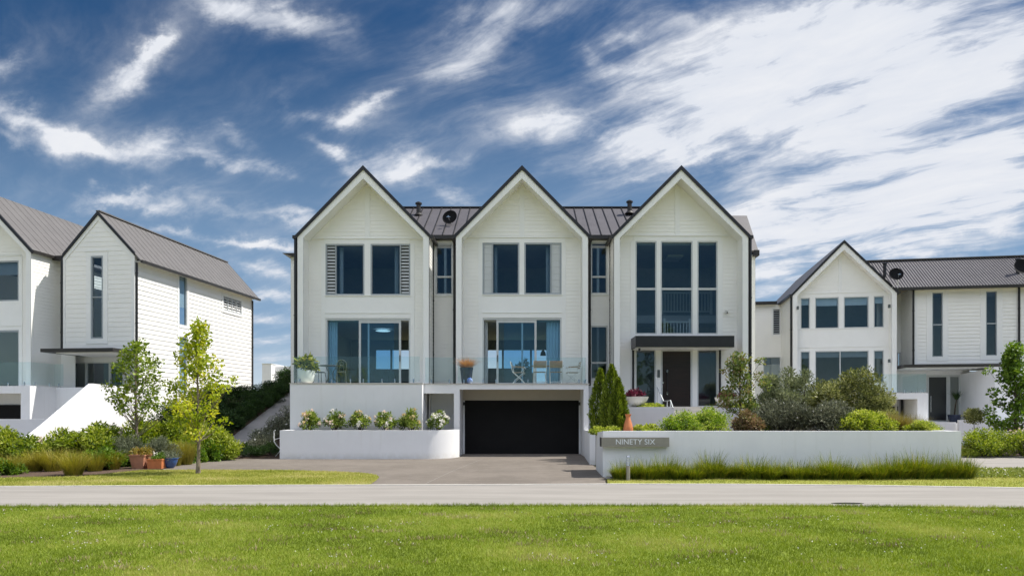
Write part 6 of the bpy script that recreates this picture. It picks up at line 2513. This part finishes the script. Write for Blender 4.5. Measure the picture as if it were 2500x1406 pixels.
# ------------------------------------------------------------------ lawn blades
def patch_noise(x, y, seed, scales):
    rng = np.random.default_rng(seed)
    s = np.zeros_like(x)
    for sc, amp in scales:
        for _ in range(5):
            a = rng.uniform(0, 2 * math.pi)
            kx, ky = math.cos(a) / sc * rng.uniform(.5, 1.3), math.sin(a) / sc * 1.8 * rng.uniform(.5, 1.3)
            s += amp * np.sin(2 * math.pi * (kx * x + ky * y) + rng.uniform(0, 6.28)) / 5
    return s


def blades(name, label, x, y, z, h, w, lm, seed, dry=0.0, cat='grass'):
    rng = np.random.default_rng(seed)
    n = len(x)
    a = rng.uniform(0, 2 * math.pi, n)
    hh = h * rng.uniform(.45, 1.3, n)
    ww = w * rng.uniform(.6, 1.3, n)
    lean = rng.uniform(.1, 1.0, n) * hh
    b = rng.uniform(0, 2 * math.pi, n)
    pf = patch_noise(x, y, 6, [(.22, .45), (.10, .40)])
    hh = hh * np.clip(1 + .7 * pf, .4, 1.8)
    V = np.empty((n, 3, 3))
    V[:, 0] = np.stack([x - np.cos(a) * ww, y - np.sin(a) * ww, np.full(n, z)], 1)
    V[:, 1] = np.stack([x + np.cos(a) * ww, y + np.sin(a) * ww, np.full(n, z)], 1)
    V[:, 2] = np.stack([x + np.cos(b) * lean, y + np.sin(b) * lean, z + hh], 1)
    pn = patch_noise(x, y, 5, [(4.2, .45), (1.6, .32), (.5, .18)])
    tint = np.clip(.45 + dry + pn * 1.2 + pf * .35 + rng.normal(0, .24, n), 0, 1)
    me = np_mesh(name, V.reshape(-1, 3), np.full(n, 3), np.arange(3 * n), [lm], None, tint)
    o = link(me, name)
    tag(o, label, cat, kind='stuff')
    return o


rng = np.random.default_rng(91)
N = 640000
y = 5.9 + (12.38 - 5.9) * rng.uniform(0, 1, N) ** 1.15
hw = y * .76 + 3.0
x = rng.uniform(-1, 1, N) * hw
edge_y = np.interp(x, [p[0] for p in NEAR], [p[1] for p in NEAR]) - .06 + rng.normal(0, .025, N)
keep = y < edge_y
blades('grass', 'short green mown grass of the wide lawn in front of the street', x[keep], y[keep], .01, .034, .0034, B_GRASS, 92)
# an unkempt fringe along the street edge
N = 19000
x = rng.uniform(-14, 14, N)
y = np.interp(x, [p[0] for p in NEAR], [p[1] for p in NEAR]) - .09 + rng.normal(0, .03, N)
blades('grass', 'ragged fringe of grass along the near street edge', x, y, .01, .06, .004, B_GRASS, 93)


def inside(px_, py_, poly):
    r = np.zeros(len(px_), bool)
    j = len(poly) - 1
    for i in range(len(poly)):
        xi, yi = poly[i]
        xj, yj = poly[j]
        c = ((yi > py_) != (yj > py_)) & (px_ < (xj - xi) * (py_ - yi) / (yj - yi + 1e-12) + xi)
        r ^= c
        j = i
    return r


for poly, lab, N, sd_ in ((isl, 'sunlit dry mown grass of the lawn island under the yellow tree', 90000, 94), (rl, 'dry mown grass strip along the sign wall', 90000, 95)):
    xs_ = [p[0] for p in poly]
    ys_ = [p[1] for p in poly]
    x = rng.uniform(max(min(xs_), -15), min(max(xs_), 16), N)
    y = rng.uniform(min(ys_), max(ys_), N)
    k = inside(x, y, poly)
    blades('grass', lab, x[k], y[k], .014, .035, .0055, B_GRASS2, sd_)

# clover heads and dead tufts in the lawn
N = 1100
x = rng.uniform(-9, 9, N)
y = rng.uniform(7, 11.8, N)
k = patch_noise(x, y, 9, [(2.5, .8), (.9, .6)]) > .18
x, y = x[k], y[k]
c = np.stack([x, y, np.full(len(x), .045)], 1)
v = []
for q in range(6):
    d = unit(rng.normal(size=(len(c), 3)) + np.array([0, 0, .6]))
    v.append(leaf_arrays(c, d, rng, .011, .4))
v = np.concatenate(v)
o = link(leaves_mesh('clover', v, [P_WHITE], rng.uniform(0, 1, len(v))), 'clover')
tag(o, 'tiny white clover heads scattered in the lawn', 'clover', kind='stuff')
N = 260
cx_, cy_ = rng.uniform(-9.5, 9.5, N), rng.uniform(7.2, 11.9, N)
wt_ = rng.integers(10, 60, N)
px_ = np.repeat(cx_, wt_) + rng.normal(0, .13, wt_.sum())
py_ = np.repeat(cy_, wt_) + rng.normal(0, .05, wt_.sum())
blades('dead_grass', 'small tan tufts of dead grass in the lawn', px_, py_, .012, .045, .006, leafmat('dead_grass_blade', [(.20, .14, .07), (.36, .27, .15), (.46, .37, .24)], .1), 96, cat='dead grass')
# clover carpet right of the sedges
N = 9000
x, y = rng.uniform(11.4, 16.5, N), rng.uniform(17.6, 20.3, N)
c = np.stack([x, y, rng.uniform(.015, .06, N)], 1)
v = leaf_arrays(c, unit(rng.normal(size=(N, 3)) + np.array([0, 0, .5])), rng, .06, .4)
wh = rng.uniform(0, 1, N) < .035
o = link(leaves_mesh('clover', v, [L_CLOV, P_WHITE], rng.uniform(.2, 1, N), wh.astype(int)), 'clover')
tag(o, 'rough clover patch with white heads right of the sedge row', 'clover', kind='stuff')
